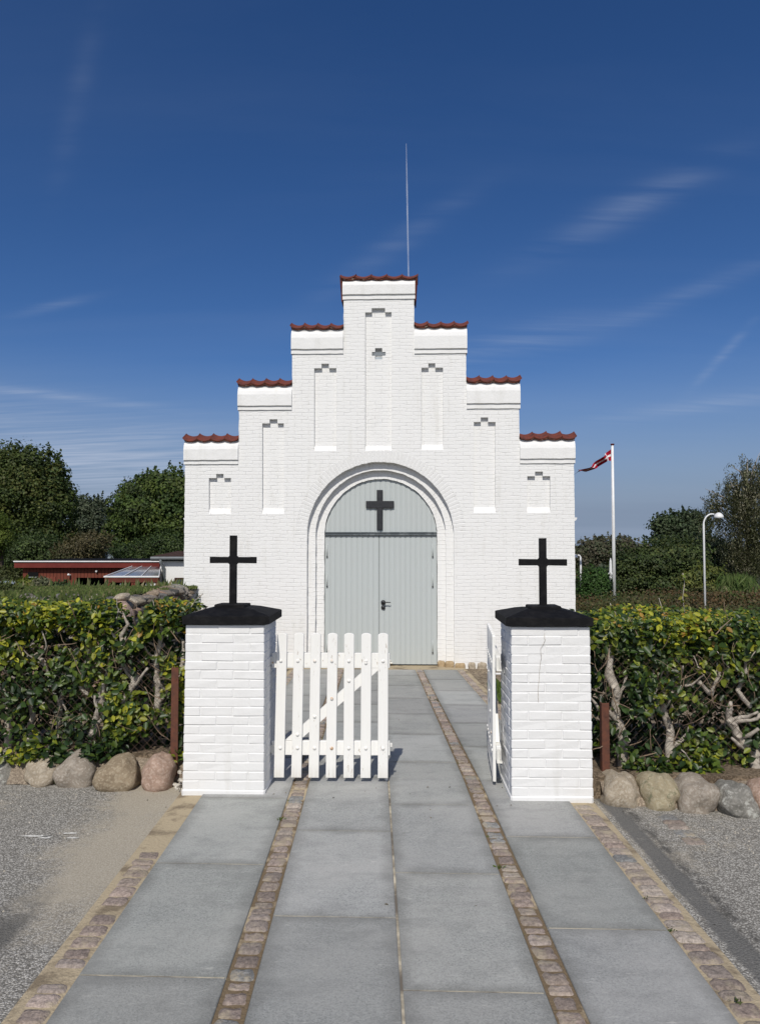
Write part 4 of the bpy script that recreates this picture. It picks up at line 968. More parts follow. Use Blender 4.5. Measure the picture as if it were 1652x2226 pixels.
tl = [dict(p=[(200, 1600), (213, 1560), (216, 1515), (228, 1480), (255, 1440)], r=(.034, .024), b=8, d=.07), dict(p=[(268, 1530), (290, 1490), (305, 1465)], r=(.028, .026), b=5, d=.06), dict(p=[(250, 1400), (265, 1420), (262, 1380), (280, 1355), (262, 1330)], r=(.024, .012), b=7, d=.09), dict(p=[(255, 1420), (277, 1455), (300, 1470)], r=(.018, .014), b=3, d=.1),
      dict(p=[(75, 1420), (95, 1440), (108, 1490)], r=(.018, .012), b=5, d=.1), dict(p=[(15, 1640), (20, 1560), (10, 1500), (30, 1440)], r=(.03, .016), b=7, d=.15), dict(p=[(190, 1500), (200, 1450), (195, 1415), (215, 1380)], r=(.022, .012), b=7, d=.1),
      dict(p=[(335, 1560), (345, 1500), (340, 1440), (352, 1380), (345, 1335)], r=(.03, .015), b=8, d=.13), dict(p=[(130, 1620), (125, 1560), (140, 1500), (120, 1440)], r=(.03, .014), b=7, d=.2), dict(p=[(60, 1620), (72, 1560), (60, 1500)], r=(.028, .02), b=4, d=.18), dict(p=[(385, 1500), (400, 1440), (392, 1380)], r=(.02, .015), b=3, d=.1)]
def dipL(x): return -.30*np.exp(-((x-at(268, 1330, 5.9).x)/.12)**4)-.05*np.exp(-((x-at(225, 1330, 5.9).x)/.12)**2)
hedge('beech_hedge', 'green and yellow beech hedge with bare grey trunks, left of the gate, stone wall behind', -4.6, at(401, 1400, 5.9).x, 5.93, 6.45, .20, 1.345, 19000, tl, dipL)
tr2 = [dict(p=[(1352, 1690), (1356, 1620), (1340, 1560), (1338, 1500), (1322, 1450), (1330, 1400)], r=(.036, .03), b=10, d=.09, k=9), dict(p=[(1638, 1690), (1641, 1640), (1610, 1605), (1585, 1565), (1590, 1520)], r=(.04, .026), b=10, d=.06, k=9), dict(p=[(1640, 1650), (1668, 1610), (1680, 1560)], r=(.028, .014), b=5, d=.06),
       dict(p=[(1450, 1660), (1455, 1590), (1440, 1540), (1470, 1490), (1462, 1430)], r=(.034, .016), b=8, d=.12), dict(p=[(1520, 1480), (1545, 1510), (1560, 1470), (1555, 1435)], r=(.018, .01), b=5, d=.07), dict(p=[(1630, 1540), (1600, 1500), (1622, 1470), (1618, 1430)], r=(.018, .011), b=5, d=.06), dict(p=[(1700, 1640), (1690, 1560), (1695, 1480), (1690, 1430)], r=(.028, .012), b=8, d=.08),
       dict(p=[(1415, 1560), (1420, 1500), (1450, 1470), (1446, 1430)], r=(.02, .012), b=6, d=.08), dict(p=[(1495, 1690), (1500, 1680), (1545, 1672)], r=(.014, .012), b=3, d=.0), dict(p=[(1375, 1470), (1400, 1440), (1440, 1430)], r=(.015, .01), b=4, d=.1)]
hedge('beech_hedge', 'broad beech hedge with knotted pale trunks and a flat leafy top, right of the gate', at(1290, 1400, 5.8).x, 4.8, 5.66, 6.85, .17, 1.235, 23000, tr2, None, seedo=7)
# rusty chain-link fences in front of the hedges
def fence(label, x0, x1, y, z0, z1, posts, pz):
    t = empty('chain_link_fence', ((x0+x1)/2, y, z0)); tag(t, label, 'fence', 'rusty wire fences in front of the hedges'); mb = MB(); W__ = x1-x0; Hh = z1-z0; sp_ = .062
    cx = (x0+x1)/2; n = int((W__+Hh)/sp_)
    for sg in (-1, 1):
        for i in range(n):
            c = x0-Hh+i*sp_ if sg > 0 else x0+i*sp_
            pa = []
            a = (c, z0) if sg > 0 else (c+Hh, z0); b = (c+Hh, z1) if sg > 0 else (c, z1) 
            # clip in x
            pts = []
            for k in range(9):
                u = k/8; x = a[0]+(b[0]-a[0])*u; z = a[1]+(b[1]-a[1])*u
                if x0 <= x <= x1: pts.append((x-cx, sg*.002+.012*noise.noise(Vector((x*2, z*2, 0))), z-z0))
            if len(pts) > 1: mb.tube(pts, .0012, 4, False)
    mb.build('wire_mesh', M['wire'], t)
    for px in posts:
        pm = MB(); x = px-cx; pm.cbox(x-.028, x+.028, -.096, -.088, -.15, pz-z0, .002); pm.cbox(x-.028, x-.02, -.088, -.04, -.15, pz-z0, .002); pm.tube([(x+.004, -.10, pz-z0-.09), (x+.004, -.094, pz-z0-.09)], .01, 10)
        pm.build('post', M['rust'], t)
fence('rusty chain-link fence with a brown iron post, against the left hedge', -4.4, at(392, 1500, 5.96).x, 5.96, .2, 1.02, [at(379, 1560, 5.86).x], at(379, 1452, 5.86).z)
fence('rusty chain-link fence with a brown iron post, against the right hedge', at(1296, 1500, 5.69).x, 4.4, 5.69, .17, .98, [at(1318, 1600, 5.58).x], at(1318, 1530, 5.58).z)

# ------------------------------------------------------------------ fieldstone wall on the left and stones by the chapel
def stone_wall(name, label, a, b, z0, z1f, thick, seed, cols_):
    t = Vector((b[0]-a[0], b[1]-a[1], 0)); Ln = t.length; t.normalize(); nn = Vector((t.y, -t.x, 0)); mb = MB(); mb.cur = (.3, .3, .3)
    random.seed(seed); s_ = 0
    z = z0; r_ = 0
    while z < 1.35:
        hh = random.uniform(.07, .12); s_ = -random.random()*.1
        while s_ < Ln:
            l = random.uniform(.08, .19); p = Vector((a[0], a[1], 0))+t*(s_+l/2)
            if z+hh*.5 < z1f(p): 
                c = random.choice(cols_); k = random.uniform(.45, 1.35); mb.cur = tuple(q*k for q in c)
                boulder(mb, (p.x+nn.x*random.uniform(-.06, .05), p.y+nn.y*random.uniform(-.05, .05), z+hh/2+random.uniform(-.025, .025)), (l/2*1.02) if abs(t.x) > .5 else thick, thick if abs(t.x) > .5 else l/2*.96, hh/2*1.05, random.random()*99, rot=random.uniform(-.6, .6) if abs(t.x) > .5 else 0, det=3, amp=.5, sq=2.3)
            s_ += l*.97
        z += hh*.93; r_ += 1
    return tag(mb.build(name, M['wallstone'], smooth=True), label, 'stone wall')
mw = stone_mat('wall_fieldstone', (.8,.8,.8), (1.1,1.05,1.0), (1.5,1.45,1.35)); t_ = NT(mw); lk = t_.b.inputs['Base Color'].links[0].from_socket; t_.color(t_.mix(1.0, lk, t_.attr(), 'MULTIPLY')); M['wallstone'] = mw
WC = [(.22,.2,.18), (.27,.22,.17), (.16,.16,.15), (.33,.3,.25), (.27,.19,.15), (.12,.12,.12)]
stone_wall('fieldstone_wall', 'dry wall of grey fieldstones behind the left hedge, facing the camera, grass on top', (-9.5, 8.55), (-2.95, 8.7), .1, lambda p: 1.20+.07*noise.noise(Vector((p.x*3, 0, 0)))-(min(.25, (-4.2-p.x)*.12) if p.x < -4.2 else 0), .14, 5, WC)
stone_wall('fieldstone_wall', 'dry wall of fieldstones running back towards the chapel along the yard', (-2.97, 8.8), (-3.22, 12.5), -.2, lambda p: 1.17-(p.y-8.8)*.02+.05*noise.noise(Vector((p.y*3, 0, 0))), .14, 6, WC)
random.seed(3)
for (x0, x1, y0, y1, yy, k, lab, rt) in [(250, 281, 1290, 1309, 8.62, 'tan', 'pale oval boulder lying on top of the fieldstone wall', .25), (264, 289, 1311, 1372, 8.35, 'pink', 'tall pink standing stone at the corner of the fieldstone wall', .12), (253, 273, 1307, 1318, 8.5, 'pink', 'small reddish stone wedged under the pale oval boulder', .1)]:
    a = at(x0, y0, yy); b = at(x1, y1, yy); mb = MB(); boulder(mb, (0, 0, 0), (b.x-a.x)/2, .12, (a.z-b.z)/2, x0*.3, rot=rt, amp=.2, flat=.35 if y1 > 1350 else 0)
    tag(mb.build('fieldstone', SM[k], smooth=True, loc=((a.x+b.x)/2, yy, (a.z+b.z)/2)), lab, 'boulder', 'loose stones on the wall')
ZC = -.275
for i, (x0, x1, y0, y1, lab) in enumerate([(951, 968, 1437, 1456, 'small honey-coloured stone at the foot of the inner right door jamb'), (967, 987, 1438, 1459, 'honey-coloured square stone at the foot of the outer right door jamb'), (988, 1012, 1441, 1463, 'wide honey-coloured stone in the chapel base just right of the doorway'), (1017, 1034, 1440, 1462, 'narrow upright pale stone in the whitewashed chapel base'), (1037, 1058, 1440, 1463, 'rounded pale stone in the chapel base behind the open gate'), (1062, 1084, 1441, 1464, 'pale stone in the chapel base behind the right gate hinge'),
                                 (640, 662, 1443, 1458, 'flat brown stone at the chapel base seen between the second and third pickets'), (600, 625, 1443, 1460, 'brown stone at the chapel base behind the first pickets'), (668, 690, 1443, 1457, 'small stone at the foot of the left door jamb behind the pickets')]):
    dd = (.14 if i == 0 else .05 if i == 1 else .0)
    a = F(x0, y0, dd); b = F(x1, y1, dd); w_ = (b[0]-a[0])/2; h_ = (a[1]-b[1])/2; loc = ORG+FX*((a[0]+b[0])/2)-Vector((math.sin(TH), math.cos(TH), 0))*(-.02-dd)+Vector((0, 0, (a[1]+b[1])/2))
    mb = MB(); boulder(mb, (0, 0, 0), w_*.98, .07, h_, i*5.3, amp=.14, sq=4); tag(mb.build('base_stone', SM['honey' if i < 3 else 'tan'], smooth=True, loc=loc), lab, 'stone', 'stones at the chapel base')
# low white boot scraper / bench by the chapel
tb_ = empty('scraper_stand', at(1078, 1478, 12.0)); tag(tb_, 'small low white metal stand on the gravel beside the open gate', 'stand')
q = MB(); q.cbox(-.05, .22, -.02, .02, .08, .105, .004); q.build('top', M['white_metal'], tb_)
for xx in (-.04, .2): q = MB(); q.cbox(xx-.012, xx+.012, -.015, .015, -.02, .08, .002); q.build('leg', M['white_metal'], tb_)

# ------------------------------------------------------------------ trees
def mesh_tree(name, label, cat, px, py_base, Y, clumps, ncl, nleaf, leaf, cols_, wts, group=None, clr=.7, flat=.7, up=.4, m='tleaf', trunk=True, zg=-1.1, droop=False, bk='bark', aspect=.8, tr_r=.25, inner=.25, clumpcol=.30):
    """clumps: ellipsoids (px, py, rx_px, ry_px) of the crown, given as seen, with real depth radius = mean"""
    base = at(px, py_base, Y); t = empty(name, (base.x, Y, zg)); tag(t, label, cat, group); L0 = np.array(t.location); s_ = Y/FPX
    C = []; wsum = [max(.2, a[2]*a[3]) for a in clumps]; tot = sum(wsum)
    P_all = []; N_all = []; C_all = []; D_all = []
    for (cx, cy, rx, ry), w_ in zip(clumps, wsum):
        c = at(cx, cy, Y); rxm, rym = rx*s_, ry*s_; rd = (rxm+rym)/2; k = max(2, int(ncl*w_/tot))
        for j in range(k):
            d = rng.normal(size=3); d /= np.linalg.norm(d); rr = rng.uniform(inner, 1)**.45
            if d[1] > .5: d[1] *= -1
            cc = np.array(c)+d*np.array([rxm, rd, rym])*rr
            nl = max(3, int(nleaf/ncl*rng.uniform(.5, 1.5))); cr_ = clr*rng.uniform(.6, 1.4)
            q = rng.normal(size=(nl, 3)); q /= np.maximum(1, np.linalg.norm(q, axis=1, keepdims=True)/1.7); q = q*np.array([.5, .5, .5*flat])*cr_
            if droop:
                q = np.stack([rng.normal(0, .13, nl)*cr_, rng.normal(0, .13, nl)*cr_, -rng.uniform(0, 1, nl)**.8*cr_*2.2], 1); q[:, :2] += (-q[:, 2:3])*rng.normal(0, .10, (1, 2))
            nn = q/(np.linalg.norm(q, axis=1, keepdims=True)+1e-6)+rng.normal(0, .55, (nl, 3))+d*.5+np.array([0, 0, up])
            base_c = pick(cols_, 1, wts)[0]*rng.uniform(1-clumpcol, 1+clumpcol); cc_ = base_c*rng.uniform(.75, 1.3, (nl, 1))
            P_all.append(cc+q); N_all.append(nn); C_all.append(cc_)
            if droop: D_all.append(np.tile([0, 0, -1], (nl, 1))+rng.normal(0, .35, (nl, 3)))
        C.append((c, rxm, rym))
        if not droop:
            for j in range(max(3, int(ncl*.55*w_/tot))):
                th_ = rng.uniform(-.35, PI+.35); d = np.array([math.cos(th_), rng.normal(0, .35), math.sin(th_)]); d /= np.linalg.norm(d); st = np.array(c)+d*np.array([rxm, rd, rym])*rng.uniform(.85, 1.02)
                dr = d*.6+np.array([rng.normal(0, .3), 0, .75]); dr /= np.linalg.norm(dr); ls = clr*rng.uniform(.25, .95); nl = 22; u = rng.uniform(0, 1, nl)
                q = st+dr*ls*u[:, None]+rng.normal(size=(nl, 3))*clr*.11*(1.15-u[:, None])
                P_all.append(q); N_all.append(rng.normal(size=(nl, 3))+np.array([0, -.4, up])); C_all.append(pick(cols_, nl, wts)*rng.uniform(.8, 1.35, (nl, 1)))
    Pp = np.concatenate(P_all); C_all = [c*1.08 for c in C_all]; sz = leaf*.78*rng.uniform(.5, 1.4, len(Pp))
    leafmesh('crown', Pp-L0, np.concatenate(N_all), sz, np.concatenate(C_all), M[m], t, False, aspect, dirs=np.concatenate(D_all) if droop else None)
    if trunk:
        mb = MB(); c0 = C[0][0]-t.location; top = Vector((c0.x, c0.y, max(c[0].z for c in C)-t.location.z+C[0][2]*.3)); mid = Vector((c0.x*.4, c0.y*.5, c0.z*.5))
        mb.tube([(0, 0, -.3), mid*.5, mid, (mid+top)/2, top], [tr_r, tr_r*.8, tr_r*.6, tr_r*.4, tr_r*.1], 8)
        for (c, a, b) in C:
            for k in range(4):
                st = mid.lerp(top, random.random()*.7); e = Vector(c)-t.location+Vector((random.uniform(-1, 1)*a*.8, random.uniform(-.6, .6)*a, random.uniform(-.5, .8)*b)); md = st.lerp(e, .5)+Vector((0, 0, random.uniform(-.1, .3)*b))
                mb.tube([st, st.lerp(md, .6), md, md.lerp(e, .6), e], [tr_r*.35, tr_r*.28, tr_r*.2, tr_r*.12, tr_r*.04], 5)
        mb.build('trunk', M[bk], t, True)
    return t
GD = [(.035,.055,.014), (.055,.075,.018), (.085,.095,.025), (.025,.04,.012)]
BG = 'trees behind the hedges'
mesh_tree('broadleaf_tree', 'large dark tree with feathery upswept twigs at the far left edge', 'tree', 50, 1280, 46, [(45, 1090, 95, 95), (70, 1020, 60, 45), (20, 1010, 45, 38), (120, 1110, 45, 60), (-40, 1060, 70, 80), (60, 1180, 100, 60), (118, 1045, 26, 32)], 700, 70000, .20, GD, [3, 3, 2, 2], BG, clr=.75, flat=1.0)
mesh_tree('broadleaf_tree', 'rounded dense green tree rising next to the left wall of the chapel', 'tree', 350, 1270, 50, [(345, 1120, 95, 75), (380, 1070, 70, 45), (310, 1100, 50, 55), (290, 1160, 55, 50), (400, 1160, 70, 60), (340, 1190, 100, 40), (340, 1060, 40, 25)], 620, 70000, .22, [(.035,.06,.015), (.055,.085,.018), (.07,.095,.02), (.03,.045,.014)], [3, 3, 2, 2], BG, clr=.95, flat=.6)
mesh_tree('broadleaf_tree', 'grey-green hazy tree filling the gap between the two big left trees', 'tree', 200, 1270, 62, [(200, 1150, 50, 60), (175, 1110, 28, 30), (215, 1115, 25, 30), (190, 1190, 60, 40)], 260, 24000, .22, [(.045,.06,.035), (.07,.085,.05), (.03,.042,.025)], [2, 2, 1], BG, clr=.8)
mesh_tree('shrub', 'brownish twiggy shrub rising behind the red shed roof', 'shrub', 190, 1250, 37, [(185, 1195, 45, 28), (210, 1180, 30, 20), (150, 1205, 35, 18)], 130, 8000, .11, [(.07,.06,.03), (.10,.085,.04), (.045,.05,.02)], [2, 2, 1], BG, clr=.5, inner=.1)
mesh_tree('shrub', 'mid-green bushes left of the twiggy shrub, above the end of the shed roof', 'shrub', 85, 1250, 38, [(85, 1200, 55, 35), (120, 1215, 40, 22), (40, 1215, 40, 30)], 170, 10000, .13, [(.04,.065,.02), (.06,.085,.025), (.03,.045,.015)], [2, 2, 1], BG, clr=.55)
mesh_tree('shrub', 'dark low bushes between the shed roof and the big tree by the chapel', 'shrub', 320, 1250, 39, [(300, 1205, 60, 25), (370, 1190, 45, 30), (350, 1215, 50, 18)], 140, 9000, .13, [(.03,.05,.016), (.05,.075,.02)], [2, 1], BG, clr=.55)
mesh_tree('conifer', 'bright lime-green conifer cut by the left picture edge', 'conifer', 2, 1260, 34, [(2, 1170, 26, 45), (-5, 1145, 16, 30)], 80, 6000, .10, [(.075,.10,.015), (.05,.08,.014)], [2, 1], BG, clr=.4)
mesh_tree('clipped_hedge', 'clipped dark hedge at the left end of the red shed', 'hedge', 20, 1280, 29, [(10, 1256, 42, 16), (-15, 1256, 30, 17)], 140, 9000, .09, [(.045,.055,.018), (.06,.065,.022)], [2, 1], None, clr=.3, trunk=False)
# right side
mesh_tree('weeping_birch', 'tall weeping birch with hanging grey-green twigs at the right edge', 'tree', 1625, 1290, 34, [(1625, 1030, 50, 45), (1600, 1090, 45, 60), (1650, 1110, 60, 90), (1552, 1078, 30, 20), (1545, 1100, 24, 24), (1580, 1050, 30, 24), (1620, 1180, 55, 60), (1585, 1160, 30, 45), (1665, 1010, 40, 40), (1690, 1150, 60, 110)], 680, 54000, .15, [(.10,.105,.06), (.15,.15,.09), (.06,.068,.042), (.17,.16,.11)], [3, 2, 2, 1], BG, clr=.62, droop=True, bk='bark_pale', aspect=.35, tr_r=.16, inner=.05, up=.1)
mesh_tree('broadleaf_tree', 'airy round-topped tree just left of the arched street lamp', 'tree', 1475, 1280, 42, [(1478, 1150, 42, 32), (1450, 1140, 24, 18), (1505, 1155, 28, 30), (1470, 1180, 50, 28), (1428, 1145, 12, 7), (1500, 1128, 20, 14)], 190, 15000, .18, [(.035,.055,.025), (.055,.075,.035), (.03,.042,.02)], [2, 2, 1], BG, clr=.62, flat=.7)
mesh_tree('broadleaf_tree', 'wide dark tree with layered branches right of the flagpole', 'tree', 1430, 1330, 27, [(1420, 1225, 60, 30), (1470, 1215, 50, 32), (1380, 1260, 48, 28), (1440, 1270, 75, 30), (1490, 1255, 50, 35), (1370, 1235, 30, 28), (1400, 1295, 60, 18), (1500, 1205, 26, 20)], 560, 46000, .11, [(.035,.055,.016), (.05,.07,.02), (.07,.085,.025), (.022,.035,.011)], [3, 3, 1, 2], BG, clr=.62, flat=.28, up=.8)
mesh_tree('conifer', 'blackish dense conifers between the street lamp and the birch', 'conifer', 1555, 1320, 38, [(1545, 1225, 38, 50), (1590, 1240, 45, 45), (1525, 1200, 20, 28), (1555, 1190, 14, 22)], 240, 20000, .13, [(.012,.022,.010), (.02,.034,.014)], [2, 1], BG, clr=.5)
mesh_tree('conifer', 'bright green bushy thuja beside the right corner of the chapel', 'conifer', 1295, 1320, 24, [(1296, 1285, 32, 42), (1290, 1262, 18, 24), (1300, 1305, 34, 24)], 200, 18000, .075, [(.03,.065,.015), (.045,.09,.02), (.02,.04,.012)], [2, 2, 1], BG, clr=.34, up=.7)
mesh_tree('shrub', 'olive bushes filling the space between thuja and flagpole', 'shrub', 1340, 1330, 27, [(1350, 1280, 38, 28), (1262, 1270, 18, 30), (1335, 1262, 26, 16)], 150, 9000, .09, [(.045,.06,.02), (.06,.07,.025), (.035,.045,.015)], [2, 1, 1], BG, clr=.45)
mesh_tree('sapling', 'young yellow-green tree in front of the dark conifers, right of the street lamp foot', 'sapling', 1520, 1330, 19, [(1518, 1250, 26, 14), (1500, 1262, 22, 12), (1530, 1272, 24, 14), (1545, 1240, 18, 6)], 70, 2600, .075, [(.08,.095,.02), (.11,.12,.03), (.05,.07,.02)], [2, 1, 1], BG, clr=.32, flat=.3, up=.8, tr_r=.03)
# wooded hill far behind
hc = []
for k in range(20): hc.append((1165+k*18, 1262-66*math.exp(-((k-9.2)/7.0)**2)+random.uniform(-3, 3), 22, 26))
mesh_tree('wooded_hill', 'grey-brown wooded hill far behind the flagpole', 'woodland', 1330, 1290, 95, hc, 420, 30000, .38, [(.07,.065,.04), (.055,.065,.035), (.085,.075,.05)], [2, 2, 1], None, clr=1.2, trunk=False)['kind'] = 'stuff'
# ground cover
def tufts(name, label, pts_fn, n, h0, h1, cols_, wts, w_=.012, kind='stuff', lean=.35, parent=None):
    p = pts_fn(n); hh = rng.uniform(h0, h1, n); d = np.stack([rng.normal(0, lean, n), rng.normal(0, lean, n), np.ones(n)], 1); nn = np.stack([rng.normal(0, .4, n), -np.ones(n), rng.normal(0, .2, n)+.3], 1)
    c = pick(cols_, n, wts)*rng.uniform(.7, 1.3, (n, 1)); o = leafmesh(name, p+d*hh[:, None]*.45, nn, hh, c, M['grass'], parent, False, w_/((h0+h1)/2)*2, dirs=d)
    if label: tag(o, label, 'grass')
    if kind: o['kind'] = kind
    return o
def area(x0, x1, y0, y1, zf, pw=1.0):
    def f(n):
        x = rng.uniform(x0, x1, n); y = y0+(y1-y0)*rng.uniform(0, 1, n)**pw; return np.stack([x, y, np.array([zf(a, b) for a, b in zip(x, y)])], 1)
    return f
tufts('grass', 'long green grass on top of the fieldstone wall', area(-8.5, -3.1, 8.75, 14.5, zleft, 1.3), 30000, .03, .085, [(.07,.10,.025), (.10,.13,.035), (.05,.07,.02), (.16,.15,.07)], [3, 2, 2, 1], .012)
tufts('overhanging_grass', 'grass tufts hanging over the front edge of the fieldstone wall', lambda n: np.stack([rng.uniform(-9, -3.1, n), rng.uniform(8.42, 8.85, n), 1.12+rng.uniform(0, .08, n)-np.clip((-4.2-rng.uniform(-9, -3.1, n))*0, 0, .2)], 1), 2600, .04, .12, [(.07,.10,.025), (.11,.13,.04), (.05,.07,.02)], [2, 1, 1], .010, lean=.6)
tufts('tall_grass', 'taller weeds and seed heads in front of the red shed', area(-9, -3.3, 12.6, 15.5, zleft), 1500, .06, .22, [(.07,.10,.03), (.12,.13,.05), (.2,.18,.1)], [3, 2, 1], .014)
mesh_tree('flowering_shrub', 'low yellow-green shrub on the grass bank in front of the shed', 'shrub', 58, 1285, 13.2, [(58, 1272, 17, 8)], 40, 1500, .05, [(.09,.12,.02), (.16,.16,.03)], [2, 1], 'shrubs on the left bank', clr=.12, trunk=False, zg=1.1)
mesh_tree('flowering_shrub', 'greyish tuft of shrub right of the yellow-green one', 'shrub', 92, 1285, 13.0, [(92, 1272, 15, 10)], 40, 1500, .045, [(.10,.11,.06), (.18,.17,.11)], [2, 1], 'shrubs on the left bank', clr=.12, trunk=False, zg=1.1)
mesh_tree('flowering_shrub', 'dark green low shrub in the middle of the grass bank', 'shrub', 128, 1285, 13.0, [(128, 1277, 17, 7)], 30, 1200, .04, [(.035,.06,.02)], [1], 'shrubs on the left bank', clr=.12, trunk=False, zg=1.1)
mesh_tree('flowering_shrub', 'dark shrub low on the bank at the left picture edge', 'shrub', 25, 1300, 11.0, [(25, 1290, 24, 9), (0, 1285, 18, 8)], 40, 2000, .04, [(.04,.055,.018), (.06,.07,.02)], [1, 1], 'shrubs on the left bank', clr=.12, trunk=False, zg=1.1)
def brown(n): return area(4.0, 14, 9.0, 18.5, lambda x, y: zright(x, y)+.0)(n)
p = brown(46000); p[:, 2] += rng.uniform(0, .34, len(p))*(1+.6*nz3(p, 1.1, 3)); q_ = nz3(p, .7, 8)
cb_ = np.where((q_ > .02)[:, None], pick([(.11,.07,.032), (.085,.06,.03), (.07,.065,.03)], len(p), [2, 2, 1]), pick([(.05,.06,.02), (.07,.075,.025), (.09,.07,.03)], len(p), [2, 2, 1]))*rng.uniform(.7, 1.3, (len(p), 1))
tag(leafmesh('heather', p, rng.normal(size=(len(p), 3))+np.array([0, -.6, .8]), rng.uniform(.03, .075, len(p)), cb_, M['tleaf'], None, False, .7), 'brownish heather covering the bank behind the right hedge', 'ground cover', kind='stuff')
p = area(6.2, 10.5, 10.2, 13.2, lambda x, y: zright(x, y)+.25)(16000); p[:, 2] += .16*nz3(p, 1.4, 3)+rng.uniform(0, .14, len(p))
tag(leafmesh('juniper', p, rng.normal(size=(len(p), 3))+np.array([0, -.5, .9]), rng.uniform(.03, .07, len(p)), pick([(.045,.075,.018), (.06,.09,.02), (.03,.05,.015)], len(p), [2, 1, 1])*rng.uniform(.7, 1.3, (len(p), 1)), M['tleaf'], None, False, .6), 'spreading dark green juniper mat at the right edge behind the hedge', 'ground cover', kind='stuff')
# reed clump
rc = at(1605, 1300, 16.5); t = empty('reed_clump', (rc.x, 16.5, rc.z-.3)); tag(t, 'tall green reed clump with pale stems under the birch', 'reed clump')
n = 700; a = rng.normal(0, .17, n); b = rng.normal(0, .15, n); hh = rng.uniform(.2, .5, n); z = rng.uniform(.3, .75, n)
leafmesh('leaves', np.stack([a, b, z], 1), np.stack([rng.normal(0, .5, n), -np.ones(n), rng.normal(0, .3, n)], 1), hh*.7, pick([(.09,.14,.035), (.13,.17,.06), (.06,.1,.03)], n, [1, 1, 1]), M['grass'], t, False, .09, dirs=np.stack([rng.normal(0, .45, n), rng.normal(0, .3, n), np.ones(n)], 1))
mb = MB()
for k in range(34): x = random.gauss(0, .24); mb.tube([(x, random.gauss(0, .15), 0), (x*1.15, 0, .55)], .006, 5)
mb.build('stems', bark('pale_reed', (.34,.3,.2), (.22,.2,.12)), t)
# shoots standing up from the hedge tops
def shoot(pts, Y, label, nl=16, cs=((.16,.2,.04), (.26,.24,.05))):
    w0 = at(*pts[0], Y); t = empty('hedge_shoot', w0); tag(t, label, 'shoot', 'young shoots above the hedges'); P_ = [at(*p, Y)-w0 for p in pts]; mb = MB(); mb.tube(P_, [.004]*len(P_), 5); mb.build('stem', M['bark_grey'], t, True)
    pp = []; 
    for k in range(nl): u = .15+.85*k/nl; i = min(int(u*(len(P_)-1)), len(P_)-2); pp.append(P_[i].lerp(P_[i+1], u*(len(P_)-1)-i))
    leafmesh('leaves', pp, rng.normal(size=(nl, 3))+np.array([0, -.8, .6]), rng.uniform(.03, .055, nl), pick(cs, nl, [1]*len(cs)), M['leaf'], t, True, .6)
shoot([(1490, 1345), (1484, 1300), (1488, 1265), (1484, 1246)], 6.0, 'tallest upright shoot on the right hedge, with yellow tip leaves')
shoot([(1450, 1350), (1440, 1325), (1432, 1300)], 6.1, 'short leafy shoot on the right hedge, left of the tallest one', 10)
shoot([(1345, 1345), (1333, 1325), (1326, 1312)], 6.3, 'small shoot on the right hedge near the flagpole foot', 8)
shoot([(395, 1345), (412, 1325), (425, 1305), (441, 1291)], 6.0, 'thin dark privet shoot beside the left pier, highest of two', 9, ((.05,.07,.03),))
shoot([(400, 1345), (420, 1333), (446, 1323), (452, 1318)], 5.98, 'thin dark privet shoot leaning over the left pier cap', 9, ((.05,.07,.03),))
# small weeds
def weed(px, py, label, r_=.04, n=20, z=.02, cs=((.05,.08,.02), (.08,.10,.03)), lf=.035):
    g_ = G(px, py); g_.z = zpath(g_.y)+.01; t = tag(leafmesh('weed', np.stack([rng.normal(0, r_*.6, n), rng.normal(0, r_*.35, n), rng.uniform(0, r_*.9, n)], 1), rng.normal(size=(n, 3))+np.array([0, -.5, .7]), rng.uniform(lf*.5, lf, n), pick(cs, n, [1]*len(cs)), M['leaf'], None, True, .35), label, 'weed', 'weeds in the joints'); t.location = g_
weed(110, 1706, 'green weed at the foot of the tan boulder in the left kerb row'); weed(80, 1706, 'flat weed left of the taller one by the tan boulder', .06, 24); weed(555, 1722, 'dry grass tuft at the right corner of the left pier', .03, 16, cs=((.2,.18,.08), (.1,.12,.03)))
weed(1089, 1895, 'tiny moss weed on the left edge of the right sett strip', .02, 24, cs=((.09,.13,.02),), lf=.03); weed(607, 1790, 'mossy weed on the left sett strip below the gate', .02, 24, cs=((.09,.13,.02),), lf=.03)
weed(1603, 2190, 'grass tuft beside the right outer setts near the bottom corner', .02, 14, lf=.028); weed(1457, 2030, 'grass tuft between slab and right outer setts', .018, 12, lf=.026); weed(1404, 1963, 'small grass tuft on the outer setts further up', .015, 10, lf=.022)
weed(945, 1503, 'tiny green weed on the sett strip near the chapel door', .035, 16, lf=.05)
tufts('yard_grass', 'narrow strip of grass by the gravel beside the open gate', lambda n: np.stack([rng.uniform(1.45, 1.75, n), rng.uniform(8.0, 10.5, n), np.array([-.12]*n)], 1), 500, .06, .13, [(.07,.11,.02)], [1], .014)
# fallen paint splashes
sp_ = MB()
for (px, py, w_) in ((78, 1818, .10), (103, 1819, .035), (152, 1812, .045), (158, 1822, .04), (96, 1822, .04)):
    g_ = G(px, py, .004); n = 14; sp_.add([(g_.x+w_*math.cos(2*PI*k/n)*(1+.35*noise.noise(Vector((k, px, 0)))), g_.y+.014*math.sin(2*PI*k/n)*(1+.5*noise.noise(Vector((k, py, 3)))), .004) for k in range(n)], [tuple(range(n))])
tag(sp_.build('paint_splash', speck('worn_paint', (.45,.44,.40), (.75,.74,.70), 90)), 'white paint splashes on the asphalt at the left', 'paint mark', kind='structure')

